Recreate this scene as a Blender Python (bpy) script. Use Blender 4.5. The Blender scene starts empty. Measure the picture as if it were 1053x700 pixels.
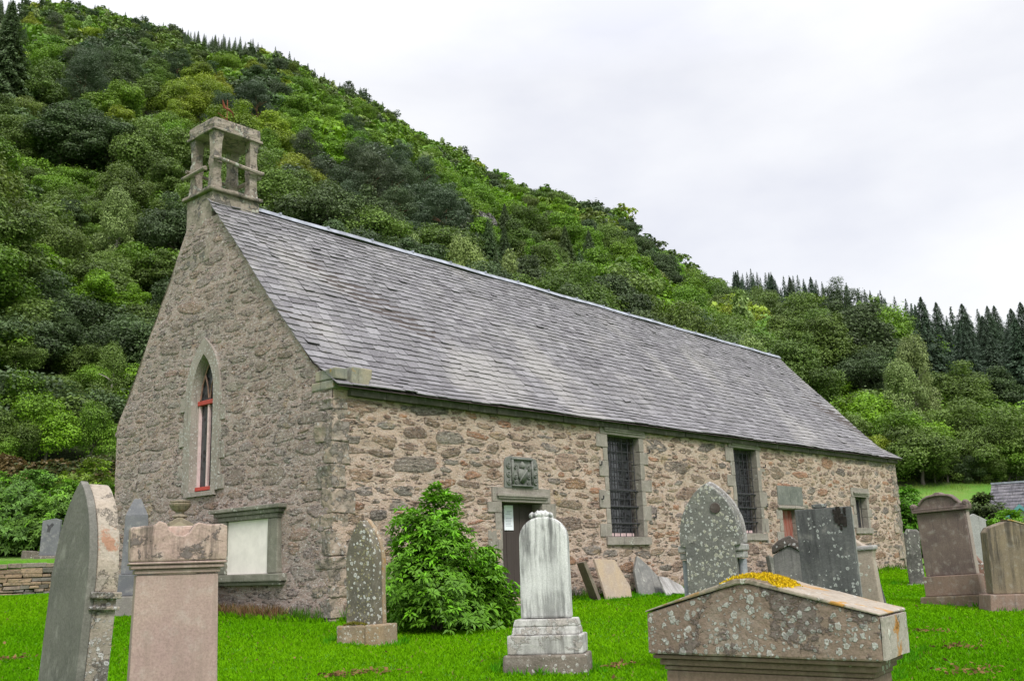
import bpy, bmesh, math, random
import numpy as np
from mathutils import Vector, Matrix

# ------------------------------------------------------------------ camera, sky, sun, exposure
S = bpy.context.scene
COL = S.collection
CF, CP, CR, CY = 1042.4927, 0.2198, -0.0336, 0.7229
CAM = np.array([-10.0069, -12.6642, 0.5906])
fw = np.array([math.cos(CP)*math.cos(CY), math.cos(CP)*math.sin(CY), math.sin(CP)])
rt = np.array([math.sin(CY), -math.cos(CY), 0.0])
up = np.cross(rt, fw)
CX = rt*math.cos(CR) + up*math.sin(CR)
CYV = -rt*math.sin(CR) + up*math.cos(CR)
cd = bpy.data.cameras.new('camera')
cd.sensor_width = 36; cd.sensor_fit = 'HORIZONTAL'
cd.lens = CF/1053*36
cd.clip_start = 0.05; cd.clip_end = 6000
cam = bpy.data.objects.new('camera', cd)
COL.objects.link(cam)
cam.matrix_world = Matrix(((CX[0], CYV[0], -fw[0], CAM[0]), (CX[1], CYV[1], -fw[1], CAM[1]),
                           (CX[2], CYV[2], -fw[2], CAM[2]), (0, 0, 0, 1)))
S.camera = cam
EXPOSURE = 1.15
S.view_settings.view_transform = 'Standard'
S.view_settings.look = 'None'
S.view_settings.exposure = EXPOSURE
S.view_settings.gamma = 1
S.view_settings.use_curve_mapping = False

SUN_EL, SUN_AZ = 50.0, -116.0        # degrees; azimuth of the sun counted from +x towards +y
w = bpy.data.worlds.new('World'); S.world = w
w.use_nodes = True
nt = w.node_tree; nt.nodes.clear()
def wn(t, **k):
    n = nt.nodes.new(t)
    for a, b in k.items(): setattr(n, a, b)
    return n
sky = wn('ShaderNodeTexSky', sky_type='NISHITA', sun_disc=False)
sky.sun_elevation = math.radians(SUN_EL)
sky.sun_rotation = math.radians(90 - SUN_AZ)
tc = wn('ShaderNodeTexCoord'); sep = wn('ShaderNodeSeparateXYZ')
nt.links.new(tc.outputs['Generated'], sep.inputs[0])
mp = wn('ShaderNodeMapping'); mp.inputs['Scale'].default_value = (1.0, 1.0, 2.4)
nt.links.new(tc.outputs['Generated'], mp.inputs[0])
ns = wn('ShaderNodeTexNoise'); ns.inputs['Scale'].default_value = 1.9; ns.inputs['Detail'].default_value = 7; ns.inputs['Roughness'].default_value = .5
nt.links.new(mp.outputs[0], ns.inputs['Vector'])
cr = wn('ShaderNodeValToRGB')
cr.color_ramp.elements[0].position = .36; cr.color_ramp.elements[0].color = (.785, .795, .865, 1)
cr.color_ramp.elements[1].position = .56; cr.color_ramp.elements[1].color = (1.0, 1.0, 1.01, 1)
nt.links.new(ns.outputs['Fac'], cr.inputs[0])
# an overcast sky: about three times brighter overhead than at the horizon
zr = wn('ShaderNodeMapRange'); zr.inputs['From Min'].default_value = .45; zr.inputs['From Max'].default_value = 1.0
zr.inputs['To Min'].default_value = 4.75; zr.inputs['To Max'].default_value = 13.0
nt.links.new(sep.outputs['Z'], zr.inputs['Value'])
mul = wn('ShaderNodeVectorMath', operation='SCALE')
nt.links.new(cr.outputs[0], mul.inputs[0]); nt.links.new(zr.outputs[0], mul.inputs['Scale'])
mix = wn('ShaderNodeMix', data_type='RGBA'); mix.inputs[0].default_value = .93
nt.links.new(sky.outputs[0], mix.inputs[6]); nt.links.new(mul.outputs[0], mix.inputs[7])
bg = wn('ShaderNodeBackground'); bg.inputs['Strength'].default_value = .1
nt.links.new(mix.outputs[2], bg.inputs['Color'])
nt.links.new(bg.outputs[0], wn('ShaderNodeOutputWorld').inputs[0])
sd = bpy.data.lights.new('sun', 'SUN'); sd.energy = 1.5; sd.angle = math.radians(14); sd.color = (1, .96, .9)
sun = bpy.data.objects.new('sun', sd); COL.objects.link(sun)
_e, _a = math.radians(SUN_EL), math.radians(SUN_AZ)
_d = Vector((math.cos(_e)*math.cos(_a), math.cos(_e)*math.sin(_a), math.sin(_e)))
sun.rotation_euler = _d.to_track_quat('Z', 'Y').to_euler()

# ------------------------------------------------------------------ helpers: camera maths
def proj(P):
    d = np.asarray(P, float) - CAM
    z = d @ fw
    return 526.5 + CF*(d @ CX)/z, 350 - CF*(d @ CYV)/z, z
def ray(u, v): return fw + CX*(u-526.5)/CF + CYV*(350-v)/CF
def az_of(u, v=570):
    d = ray(u, v); return math.degrees(math.atan2(d[1], d[0]))

# ------------------------------------------------------------------ helpers: objects
def link(o):
    COL.objects.link(o); return o
def tag(o, label=None, cat=None, group=None, kind=None):
    if label: o['label'] = label
    if cat: o['category'] = cat
    if group: o['group'] = group
    if kind: o['kind'] = kind
    return o
def empty(name, loc=(0, 0, 0), rz=0.0, rx=0.0, ry=0.0):
    o = bpy.data.objects.new(name, None); o.location = loc; o.rotation_euler = (rx, ry, rz)
    o.empty_display_size = .2
    return link(o)
def from_np(name, V, F, mat=None, parent=None, smooth=False, do_link=True):
    V = np.asarray(V, np.float32); F = np.asarray(F, np.int32)
    me = bpy.data.meshes.new(name)
    k = F.shape[1]
    me.vertices.add(len(V)); me.vertices.foreach_set('co', V.ravel())
    me.loops.add(F.size); me.loops.foreach_set('vertex_index', F.ravel())
    me.polygons.add(len(F)); me.polygons.foreach_set('loop_start', np.arange(0, F.size, k, dtype=np.int32))
    me.update(calc_edges=True)
    if smooth: me.polygons.foreach_set('use_smooth', np.ones(len(F), bool))
    o = bpy.data.objects.new(name, me)
    if mat: me.materials.append(mat)
    if parent: o.parent = parent
    return link(o) if do_link else o

class MB:
    def __init__(s): s.v = []; s.f = []; s.m = []; s.mi = 0
    def add(s, vs, fs):
        b = len(s.v); s.v += [tuple(p) for p in vs]
        for f in fs: s.f.append([b+i for i in f]); s.m.append(s.mi)
    def box(s, x0, x1, y0, y1, z0, z1, j=0, rng=random):
        vs = [(x, y, z) for z in (z0, z1) for y in (y0, y1) for x in (x0, x1)]
        if j: vs = [tuple(c + rng.uniform(-j, j) for c in p) for p in vs]
        s.add(vs, [(0, 2, 3, 1), (4, 5, 7, 6), (0, 1, 5, 4), (2, 6, 7, 3), (0, 4, 6, 2), (1, 3, 7, 5)])
    def prism(s, pts, y0, y1):
        """outline in x,z (counter-clockwise seen from -y) extruded from y0 (front) to y1 (back)"""
        n = len(pts)
        vs = [(x, y0, z) for x, z in pts] + [(x, y1, z) for x, z in pts]
        fs = [tuple(range(n)), tuple(range(2*n-1, n-1, -1))]
        for i in range(n):
            j = (i+1) % n; fs.append((j, i, n+i, n+j))
        s.add(vs, fs)
    def frustum(s, x0, x1, y0, y1, z0, X0, X1, Y0, Y1, z1):
        vs = [(x0, y0, z0), (x1, y0, z0), (x1, y1, z0), (x0, y1, z0), (X0, Y0, z1), (X1, Y0, z1), (X1, Y1, z1), (X0, Y1, z1)]
        s.add(vs, [(3, 2, 1, 0), (4, 5, 6, 7), (0, 1, 5, 4), (1, 2, 6, 5), (2, 3, 7, 6), (3, 0, 4, 7)])
    def tube(s, pts, rad, n=6):
        pts = [Vector(p) for p in pts]; rings = []
        if not hasattr(rad, '__len__'): rad = [rad]*len(pts)
        b = len(s.v)
        for i, p in enumerate(pts):
            t = (pts[min(i+1, len(pts)-1)] - pts[max(i-1, 0)]).normalized()
            a = t.orthogonal().normalized(); c = t.cross(a)
            if i == 0: a0 = a
            else:
                a = (a0 - t*a0.dot(t)).normalized(); c = t.cross(a); a0 = a
            for k in range(n):
                th = 2*math.pi*k/n
                s.v.append(tuple(p + (a*math.cos(th) + c*math.sin(th))*rad[i]))
        for i in range(len(pts)-1):
            for k in range(n):
                k2 = (k+1) % n
                s.f.append([b+i*n+k, b+i*n+k2, b+(i+1)*n+k2, b+(i+1)*n+k]); s.m.append(s.mi)
        s.f.append([b+k for k in range(n-1, -1, -1)]); s.m.append(s.mi)
        s.f.append([b+(len(pts)-1)*n+k for k in range(n)]); s.m.append(s.mi)
    def lathe(s, prof, n=20, cx=0, cy=0):
        b = len(s.v)
        for r, z in prof:
            for k in range(n):
                th = 2*math.pi*k/n; s.v.append((cx+r*math.cos(th), cy+r*math.sin(th), z))
        for i in range(len(prof)-1):
            for k in range(n):
                k2 = (k+1) % n
                s.f.append([b+i*n+k, b+i*n+k2, b+(i+1)*n+k2, b+(i+1)*n+k]); s.m.append(s.mi)
        s.f.append([b+k for k in range(n-1, -1, -1)]); s.m.append(s.mi)
        s.f.append([b+(len(prof)-1)*n+k for k in range(n)]); s.m.append(s.mi)
    def build(s, name, mat, parent=None, bevel=0, seg=2, rough=0, sub=0, seed=0, smooth=False, loc=None):
        me = bpy.data.meshes.new(name)
        me.from_pydata(s.v, [], s.f); 
        bm = bmesh.new(); bm.from_mesh(me)
        bmesh.ops.recalc_face_normals(bm, faces=bm.faces)
        if bevel:
            ed = [e for e in bm.edges if len(e.link_faces) == 2 and e.calc_face_angle(0) > .55]
            bmesh.ops.bevel(bm, geom=ed, offset=bevel, segments=seg, affect='EDGES', profile=.6, clamp_overlap=True)
        if sub:
            bmesh.ops.triangulate(bm, faces=[f for f in bm.faces if len(f.verts) > 4])
            for _ in range(sub):
                bmesh.ops.subdivide_edges(bm, edges=[e for e in bm.edges if e.calc_length() > .06], cuts=1, use_grid_fill=True)
        if rough:
            from mathutils import noise as mn
            for v in bm.verts:
                p = v.co*7 + Vector((seed*3.1, seed, 0))
                v.co += v.normal*rough*(mn.noise(p) + .5*mn.noise(p*2.7)) + Vector((mn.noise(p*.4+Vector((9, 0, 0))), 0, mn.noise(p*.4+Vector((0, 9, 0)))))*rough*.6
        bm.to_mesh(me); bm.free()
        mats = mat if isinstance(mat, (list, tuple)) else [mat]
        for m in mats: me.materials.append(m)
        if len(mats) > 1 and not bevel and not sub: me.polygons.foreach_set('material_index', s.m)
        if smooth: me.polygons.foreach_set('use_smooth', np.ones(len(me.polygons), bool))
        o = bpy.data.objects.new(name, me)
        if parent: o.parent = parent
        if loc: o.location = loc
        return link(o)

# ------------------------------------------------------------------ helpers: materials
class M:
    def __init__(s, name):
        s.m = bpy.data.materials.new(name); s.m.use_nodes = True
        s.t = s.m.node_tree; s.t.nodes.clear()
        s.out = s.n('ShaderNodeOutputMaterial')
        s.bsdf = s.n('ShaderNodeBsdfPrincipled')
        s.t.links.new(s.bsdf.outputs[0], s.out.inputs[0])
        s.bsdf.inputs['Roughness'].default_value = .9
        s.bsdf.inputs['Specular IOR Level'].default_value = .25
        s.obj = s.n('ShaderNodeTexCoord').outputs['Object']
    def n(s, t, **k):
        n = s.t.nodes.new(t)
        for a, b in k.items(): setattr(n, a, b)
        return n
    def put(s, sock, v):
        if hasattr(v, 'is_output') or isinstance(v, bpy.types.NodeSocket): s.t.links.new(v, sock)
        elif isinstance(v, (tuple, list)) and sock.type == 'RGBA' and len(v) == 3: sock.default_value = (*v, 1)
        else: sock.default_value = v
    def math(s, op, a, b=0.0, c=None):
        n = s.n('ShaderNodeMath', operation=op); s.put(n.inputs[0], a); s.put(n.inputs[1], b)
        if c is not None: s.put(n.inputs[2], c)
        return n.outputs[0]
    def mix(s, f, a, b, blend='MIX'):
        n = s.n('ShaderNodeMix', data_type='RGBA', blend_type=blend)
        s.put(n.inputs[0], f); s.put(n.inputs[6], a); s.put(n.inputs[7], b); return n.outputs[2]
    def noise(s, scale, detail=4, rough=.55, vec=None, dist=0, col=False):
        n = s.n('ShaderNodeTexNoise'); n.inputs['Scale'].default_value = scale; n.inputs['Detail'].default_value = detail
        n.inputs['Roughness'].default_value = rough; n.inputs['Distortion'].default_value = dist
        s.put(n.inputs['Vector'], vec if vec is not None else s.obj); return n.outputs['Color' if col else 'Fac']
    def vor(s, scale, vec=None, feature='F1', out='Distance', rnd=1.0):
        n = s.n('ShaderNodeTexVoronoi', feature=feature); n.inputs['Scale'].default_value = scale
        n.inputs['Randomness'].default_value = rnd
        s.put(n.inputs['Vector'], vec if vec is not None else s.obj); return n.outputs[out]
    def step(s, v, a, b, lo=0.0, hi=1.0):
        n = s.n('ShaderNodeMapRange', interpolation_type='SMOOTHSTEP'); s.put(n.inputs['Value'], v)
        n.inputs['From Min'].default_value = a; n.inputs['From Max'].default_value = b
        n.inputs['To Min'].default_value = lo; n.inputs['To Max'].default_value = hi; return n.outputs[0]
    def scale(s, v, vec=None):
        n = s.n('ShaderNodeMapping'); n.inputs['Scale'].default_value = v
        s.put(n.inputs[0], vec if vec is not None else s.obj); return n.outputs[0]
    def warp(s, amt, scale, vec=None):
        c = s.noise(scale, 3, .6, vec, col=True)
        n = s.n('ShaderNodeVectorMath', operation='MULTIPLY_ADD'); s.put(n.inputs[0], c); n.inputs[1].default_value = (amt,)*3
        s.put(n.inputs[2], vec if vec is not None else s.obj); return n.outputs[0]
    def attr(s, name, out='Color'):
        n = s.n('ShaderNodeAttribute', attribute_name=name); return n.outputs[out]
    def bump(s, h, dist=.02, strength=1.0):
        n = s.n('ShaderNodeBump'); n.inputs['Strength'].default_value = strength; n.inputs['Distance'].default_value = dist
        s.put(n.inputs['Height'], h); s.t.links.new(n.outputs[0], s.bsdf.inputs['Normal'])
    def done(s, col, rough=None):
        s.put(s.bsdf.inputs['Base Color'], col)
        if rough is not None: s.put(s.bsdf.inputs['Roughness'], rough)
        return s.m

def stone_mat(name, c1, c2, spots=.0, spot_col=(.52, .53, .47), spot_scale=16, spots2=0.0, spot2_col=(.45, .42, .16), yellow=0.0,
              yellow_col=(.42, .24, .03), streak=0.0, streak_col=(.05, .048, .045), crust=0.0, crust_col=(.035, .033, .03), bump=.006, grain=55):
    k = M(name)
    col = k.mix(k.step(k.noise(2.3, 5, .6), .35, .65), c1, c2)
    g = k.noise(grain, 4, .7)
    col = k.mix(k.step(g, .3, .75, 0, .55), col, k.mix(1.0, col, (.45, .45, .45), 'MULTIPLY'))
    col = k.mix(k.step(k.noise(9, 5, .65), .5, .72, 0, .45), col, k.mix(.5, col, (.5, .48, .44)))
    h = k.math('MULTIPLY', g, .5)
    if streak:
        sv = k.scale((16, 16, .9), k.warp(.05, 3))
        m = k.math('MULTIPLY', k.step(k.noise(1, 5, .65, sv), .62-.3*streak, .78-.2*streak), k.step(k.noise(1.6, 3), .35, .6, .25, 1))
        col = k.mix(k.math('MULTIPLY', m, min(1, .5+streak*.5)), col, streak_col)
    if crust:
        m = k.step(k.noise(4.2, 8, .72, k.warp(.25, 2)), .66-.25*crust, .70-.24*crust)
        col = k.mix(m, col, k.mix(k.noise(70, 3), crust_col, tuple(min(1, c*4) for c in crust_col)))
        h = k.math('ADD', h, k.math('MULTIPLY', m, .6))
    for amt, c, sc, sd in ((spots, spot_col, spot_scale, 0), (spots2, spot2_col, spot_scale*1.45, 3.3)):
        if not amt: continue
        off = k.n('ShaderNodeVectorMath', operation='ADD'); k.put(off.inputs[0], k.warp(1.1/sc, sc*.9)); off.inputs[1].default_value = (sd, sd*.7, sd*1.3)
        cell = k.vor(sc, off.outputs[0], out='Color')
        sp = k.n('ShaderNodeSeparateColor'); k.put(sp.inputs[0], cell)
        dist = k.vor(sc, off.outputs[0])
        rad = k.math('MULTIPLY', k.math('POWER', sp.outputs[0], 1.25), .52)
        area = k.step(k.noise(2.6, 4, .6, off.outputs[0]), .62-.45*amt, .74-.45*amt)
        rim = k.math('SUBTRACT', k.math('MULTIPLY', rad, area), k.math('ADD', dist, k.math('MULTIPLY', k.math('SUBTRACT', k.noise(sc*3.2, 5, .7), .5), .42)))
        m = k.step(rim, -.03, .06); core = k.step(rim, .12, .22)
        cc = k.mix(k.step(k.noise(sc*4, 3), .35, .7), c, tuple(x*.62 for x in c))
        col = k.mix(k.math('MULTIPLY', k.math('SUBTRACT', m, k.math('MULTIPLY', core, .45)), .9), col, cc)
        h = k.math('ADD', h, k.math('MULTIPLY', m, .35))
    if yellow:
        m = k.math('MULTIPLY', k.step(k.noise(5.5, 8, .7, k.warp(.3, 3)), .70-.24*yellow, .75-.23*yellow), k.step(k.noise(2.1, 3), .35, .55, .2, 1))
        col = k.mix(k.math('MULTIPLY', m, .9), col, k.mix(k.noise(40, 3), yellow_col, tuple(c*.6 for c in yellow_col)))
    h = k.math('ADD', h, k.noise(7, 5, .6))
    k.bump(h, bump)
    return k.done(col, k.step(g, .3, .7, .8, .97))

def plain(name, col, rough=.8, var=.25, scale=12, metallic=0.0, bump=0):
    k = M(name)
    c = k.mix(k.step(k.noise(scale, 5, .6), .3, .7), tuple(x*(1-var) for x in col), tuple(min(1, x*(1+var)) for x in col))
    k.bsdf.inputs['Metallic'].default_value = metallic
    if bump: k.bump(k.noise(scale*3, 4), bump)
    return k.done(c, rough)

def wall_mat(name, m1, m2, m3, lich, soft=.15, rust=.0, fleck=.5):
    """rubble masonry: 'stone_col' holds each stone's own colour, 'rim' runs from 0 at its middle to 1 at its edge (2 on the mortar)"""
    k = M(name)
    rim = k.attr('rim', 'Fac'); sc = k.attr('stone_col')
    x = k.n('ShaderNodeSeparateXYZ'); k.put(x.inputs[0], k.obj)
    u = k.math('ADD', x.outputs[0], x.outputs[1])
    cb = k.n('ShaderNodeCombineXYZ'); k.put(cb.inputs[0], u); k.put(cb.inputs[1], x.outputs[2])
    uv = cb.outputs[0]; wv = k.warp(.10, 4.5, uv)
    n1 = k.noise(11, 6, .7, uv); n2 = k.noise(1, 6, .75, k.scale((24, 58, 1), wv))
    flake = k.noise(1, 8, .78, k.scale((6.5, 30, 1), wv)); grit = k.noise(62, 4, .8, uv)
    big = k.noise(2.7, 4, .6, uv)
    r = k.math('ADD', rim, k.math('MULTIPLY', k.math('SUBTRACT', n1, .5), 1.4))
    r = k.math('ADD', r, k.math('MULTIPLY', k.math('SUBTRACT', n2, .5), 1.3))
    r = k.math('ADD', r, k.math('MULTIPLY', k.math('SUBTRACT', big, .5), 1.5))
    mask = k.step(r, 1.0, .74)
    # stone: bedding bands, smeared mortar, lichen bloom
    band = k.noise(1, 7, .75, k.scale((3.0, 26, 1), wv))
    st = k.mix(k.step(band, .30, .66), k.mix(1, sc, (.30, .29, .30), 'MULTIPLY'), k.mix(.25, k.mix(1, sc, (1.15, 1.1, 1.05), 'MULTIPLY'), (.46, .41, .36)))
    st = k.mix(k.step(k.noise(5.5, 6, .7, wv), .55, .74, 0, .55), st, (.29, .26, .235))
    # mortar
    mo = k.mix(k.step(k.noise(1.1, 5, .6, uv), .36, .64), m1, m2)
    mo = k.mix(k.step(k.noise(1, 7, .75, k.scale((2.6, 8, 1), wv)), .46, .70, 0, .85), mo, m3)
    mo = k.mix(k.step(k.noise(1, 6, .7, k.scale((2.0, 5.5, 1), k.warp(.2, 2.3, uv))), .58, .70, 0, .55), mo, k.mix(1, mo, (.62, .56, .52), 'MULTIPLY'))
    st = k.mix(soft, st, mo)
    col = k.mix(mask, mo, st)
    # what lies on both: ochre stains, white flecks, grit, dark flaked hollows and open joints
    col = k.mix(k.step(k.noise(1.5, 6, .7, k.warp(.4, 1.7, uv)), .60, .70, 0, .5), col, (.42, .29, .13))
    if rust: col = k.mix(k.step(k.noise(3.4, 6, .72, wv), .56, .66, 0, rust), col, (.31, .165, .085))
    col = k.mix(k.step(k.noise(1, 7, .8, k.scale((16, 26, 1), wv)), .535, .60, 0, fleck), col, lich)
    col = k.mix(k.step(grit, .38, .54, .6, 0), col, k.mix(1, col, (.42, .40, .39), 'MULTIPLY'))
    col = k.mix(k.step(grit, .56, .66, 0, .6), col, lich)
    hol = k.math('MULTIPLY', k.step(flake, .54, .595), k.step(k.noise(3.1, 5, .65, uv), .44, .56))
    col = k.mix(k.math('MULTIPLY', hol, .92), col, (.06, .054, .05))
    seam = k.math('MULTIPLY', k.step(k.math('ABSOLUTE', k.math('SUBTRACT', r, .9)), .12, .02), k.step(k.noise(4.4, 5, .65, uv), .50, .60))
    col = k.mix(k.math('MULTIPLY', seam, .6), col, (.06, .05, .045))
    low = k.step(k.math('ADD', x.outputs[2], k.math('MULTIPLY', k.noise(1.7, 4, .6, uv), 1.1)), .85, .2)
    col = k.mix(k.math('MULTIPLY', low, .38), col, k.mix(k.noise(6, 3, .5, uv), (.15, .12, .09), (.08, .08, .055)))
    h = k.math('ADD', k.math('MULTIPLY', mask, .18), k.math('ADD', k.math('MULTIPLY', k.math('MULTIPLY', band, mask), .8), k.math('MULTIPLY', n1, 1.0)))
    h = k.math('ADD', h, k.math('MULTIPLY', n2, .6)); h = k.math('SUBTRACT', h, k.math('MULTIPLY', hol, .9))
    h = k.math('SUBTRACT', h, k.math('MULTIPLY', seam, .5))
    k.bump(h, .035)
    return k.done(col, .92)

MT = {}
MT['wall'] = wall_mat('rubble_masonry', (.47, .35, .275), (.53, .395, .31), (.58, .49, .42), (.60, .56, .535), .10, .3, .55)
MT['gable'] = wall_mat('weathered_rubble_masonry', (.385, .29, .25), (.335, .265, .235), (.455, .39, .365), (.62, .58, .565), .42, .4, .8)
MT['dressed'] = stone_mat('dressed_sandstone', (.25, .225, .195), (.31, .28, .245), spots=.25, streak=.3, bump=.010)
MT['dressed_pale'] = stone_mat('pale_dressed_sandstone', (.29, .25, .22), (.345, .305, .27), spots=.6, streak=.3, spot_col=(.52, .51, .48), spot_scale=22, bump=.012)
MT['carved'] = stone_mat('carved_grey_stone', (.14, .15, .135), (.20, .205, .185), spots=.15, bump=.012)
MT['bell'] = stone_mat('bellcote_stone', (.24, .20, .165), (.33, .28, .235), spots=.35, spot_scale=9, crust=.45, crust_col=(.06, .055, .05), bump=.03, grain=22)
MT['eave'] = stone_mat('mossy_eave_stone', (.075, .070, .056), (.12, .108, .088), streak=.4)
MT['skew'] = stone_mat('skewputt_stone', (.33, .29, .21), (.20, .205, .17), yellow=.35, streak=.3)
# slates
k = M('roof_slate')
rpi = k.n('ShaderNodeNewGeometry').outputs['Random Per Island']
rp = k.n('ShaderNodeValToRGB'); k.put(rp.inputs[0], rpi)
cr = rp.color_ramp; cr.elements[0].color = (.098, .092, .102, 1); cr.elements[1].color = (.225, .217, .232, 1)
e = cr.elements.new(.5); e.color = (.15, .143, .156, 1); e = cr.elements.new(.85); e.color = (.185, .178, .192, 1)
c = k.mix(k.step(k.noise(1.1, 4, .6), .42, .66, 0, .5), rp.outputs[0], (.155, .15, .155))
c = k.mix(k.step(k.noise(.5, 5, .6, k.scale((1, 1, .35))), .48, .68, 0, .55), c, (.30, .285, .27))
c = k.mix(k.step(k.noise(26, 6, .75), .52, .62, 0, .34), c, (.38, .37, .38)); c = k.mix(k.step(k.noise(19, 6, .75), .53, .62, 0, .45), c, (.10, .094, .098))
c = k.mix(k.step(k.noise(9, 5, .7), .62, .7, 0, .5), c, (.12, .105, .07))
k.bump(k.noise(30, 4, .6), .006)
MT['slate'] = k.done(c, k.step(k.noise(8), .3, .7, .5, .75))
MT['lead'] = plain('lead_flashing', (.25, .265, .31), .55, .3, 3, .0)
MT['iron'] = plain('black_iron', (.042, .042, .046), .6, .3, 20)
k = M('dark_glass'); k.bsdf.inputs['Specular IOR Level'].default_value = .5
MT['glass'] = k.done(k.mix(k.step(k.vor(9, out='Distance'), .2, .6), (.015, .016, .019), (.05, .053, .06)), .10)
MT['red_paint'] = plain('red_paint', (.40, .06, .045), .6, .15, 9)
MT['pink_paint'] = plain('faded_pink_paint', (.62, .46, .46), .6, .12, 9)
MT['white_board'] = plain('white_tablet', (.74, .69, .65), .8, .07, 5)
k = M('old_door_boards')
c = k.mix(k.noise(1, 6, .7, k.scale((40, 40, 2))), (.028, .022, .02), (.085, .068, .062))
MT['door'] = k.done(c, .7)
MT['frame'] = plain('dark_window_frame', (.06, .052, .05), .7)
MT['door_sill'] = stone_mat('worn_door_step', (.30, .23, .17), (.38, .30, .23))
k = M('red_boards'); MT['red_boards'] = k.done(k.mix(k.step(k.noise(1, 5, .7, k.scale((30, 30, 2))), .4, .65), (.24, .05, .035), (.27, .17, .14)), .7)
MT['paper'] = plain('paper', (.78, .80, .86), .7, .02, 3)
MT['ink'] = plain('faded_ink', (.35, .37, .42), .8, .1, 3)
MT['rust'] = plain('rusty_iron', (.19, .055, .03), .8, .3, 20)

# leaves: the mesh's 'tint' times the object's own colour
def leaf_mat(name, sss=.25, rough=.55, spec=.3):
    k = M(name)
    oi = k.n('ShaderNodeObjectInfo')
    c = k.mix(1, k.attr('tint'), oi.outputs['Color'], 'MULTIPLY')
    k.put(k.bsdf.inputs['Base Color'], c)
    k.bsdf.inputs['Roughness'].default_value = rough; k.bsdf.inputs['Specular IOR Level'].default_value = spec
    tr = k.n('ShaderNodeBsdfTranslucent'); k.put(tr.inputs[0], c)
    mx = k.n('ShaderNodeMixShader'); mx.inputs[0].default_value = sss
    k.t.links.new(k.bsdf.outputs[0], mx.inputs[1]); k.t.links.new(tr.outputs[0], mx.inputs[2])
    k.t.links.new(mx.outputs[0], k.out.inputs[0])
    return k.m
MT['leaf'] = leaf_mat('leaves', .28)
MT['grass'] = leaf_mat('grass_blades', .3, .8, .0)
k = M('bark'); MT['bark'] = k.done(k.mix(k.noise(1, 5, .7, k.scale((9, 9, 1.5))), (.06, .05, .042), (.17, .15, .13)), .9)
k = M('pale_bark'); MT['pale_bark'] = k.done(k.mix(k.noise(1, 5, .7, k.scale((5, 5, 1))), (.20, .18, .15), (.48, .44, .38)), .9)
k = M('pine_bark'); MT['pine_bark'] = k.done(k.mix(k.noise(1, 5, .7, k.scale((9, 9, 1.5))), (.12, .065, .045), (.26, .15, .10)), .9)

# ------------------------------------------------------------------ terrain
def ss(x, a, b):
    t = np.clip((x-a)/(b-a), 0, 1); return t*t*(3-2*t)
SKY_PX = [(-260, -5), (0, 4), (75, 5), (130, 20), (200, 37), (260, 47), (300, 62), (330, 82), (370, 97), (420, 132), (470, 157), (520, 187), (560, 197), (600, 208),
          (640, 222), (660, 247), (700, 277), (740, 293), (760, 282), (850, 289), (900, 297), (940, 313), (1000, 306), (1053, 322), (1300, 350)]
_saz = []; _stan = []
for u, v in SKY_PX:
    d = ray(u, v); _saz.append(math.degrees(math.atan2(d[1], d[0]))); _stan.append(d[2]/math.hypot(d[0], d[1]))
_o = np.argsort(_saz); _saz = np.array(_saz)[_o]; _stan = np.array(_stan)[_o]
RAZ = [10, 16, 30, 40, 50, 62, 75]; RRR = [330, 345, 410, 500, 590, 660, 680]
FAZ = [10, 16, 24, 30, 45, 60, 70, 80]; FFF = [86, 82, 76, 74, 68, 62, 60, 60]; FZZ = [5.4, 5.6, 5.4, 5.2, 5.2, 5.6, 5.6, 5.6]
HAZ = [10, 16, 21, 28.5, 30, 34, 75]; HHH = [20, 20, 16, 12, 9, 8.5, 8.5]
def ridge_R(az): return np.interp(az, RAZ, RRR)
def foot_F(az): return np.interp(az, FAZ, FFF)
def yard(x, y):
    return -0.13 + 0.012*np.clip(x, -15, 30) + 0.042*np.clip(y, -16, 0) + 0.03*np.clip(y, 0, 12)
WA, WB = np.array([-1.5, 16.2]), np.array([5.2, 13.2])      # line of the drystone retaining wall, left of the gable
WN = np.array([-(WB-WA)[1], (WB-WA)[0]]); WN = WN/np.linalg.norm(WN)
WN = WN if WN[1] > 0 else -WN
def ground(x, y):
    x = np.asarray(x, float); y = np.asarray(y, float)
    dx, dy = x-CAM[0], y-CAM[1]
    d = np.hypot(dx, dy); az = np.degrees(np.arctan2(dy, dx))
    front = ss(az, -12, 6)*(1-ss(az, 84, 110))
    z0 = yard(x, y)
    # lawn lifts to 0.42 m in front of the retaining wall; the bank behind it is higher
    side = ss(az, 56, 60)*(1-ss(az, 95, 120))
    sd_ = (x-WA[0])*WN[0] + (y-WA[1])*WN[1]
    z0 = z0 + side*(ss(d, 17, 26)*.05)
    z0 = z0 + side*ss(sd_, 0.10, .45)*.86
    F = foot_F(az); fz = np.interp(az, FAZ, FZZ); R = ridge_R(az)
    d0 = np.interp(az, [10, 24, 30, 50, 58, 62, 75], [54, 52, 46, 44, 36, 32, 32])
    zf = z0 + (fz-z0)*ss(d, d0-4, F+6)
    tanr = np.interp(az, _saz, _stan) - np.interp(az, HAZ, HHH)/R
    zR = CAM[2] + R*tanr
    t = np.clip((d-F)/(R-F), 0, 1)
    zh = (zR-fz)*t
    lump = (np.sin(x*.031+1.3)*np.sin(y*.027)+.5*np.sin(x*.083)*np.cos(y*.071))*np.clip((d-F)/160, 0, 1)*(1-t)*3.5
    z = zf + np.where(d > F, zh+lump, 0) - np.where(d > R, (d-R)*.12, 0)
    z = np.maximum(z, z0-60)
    return z0*(1-front) + z*front

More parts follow.
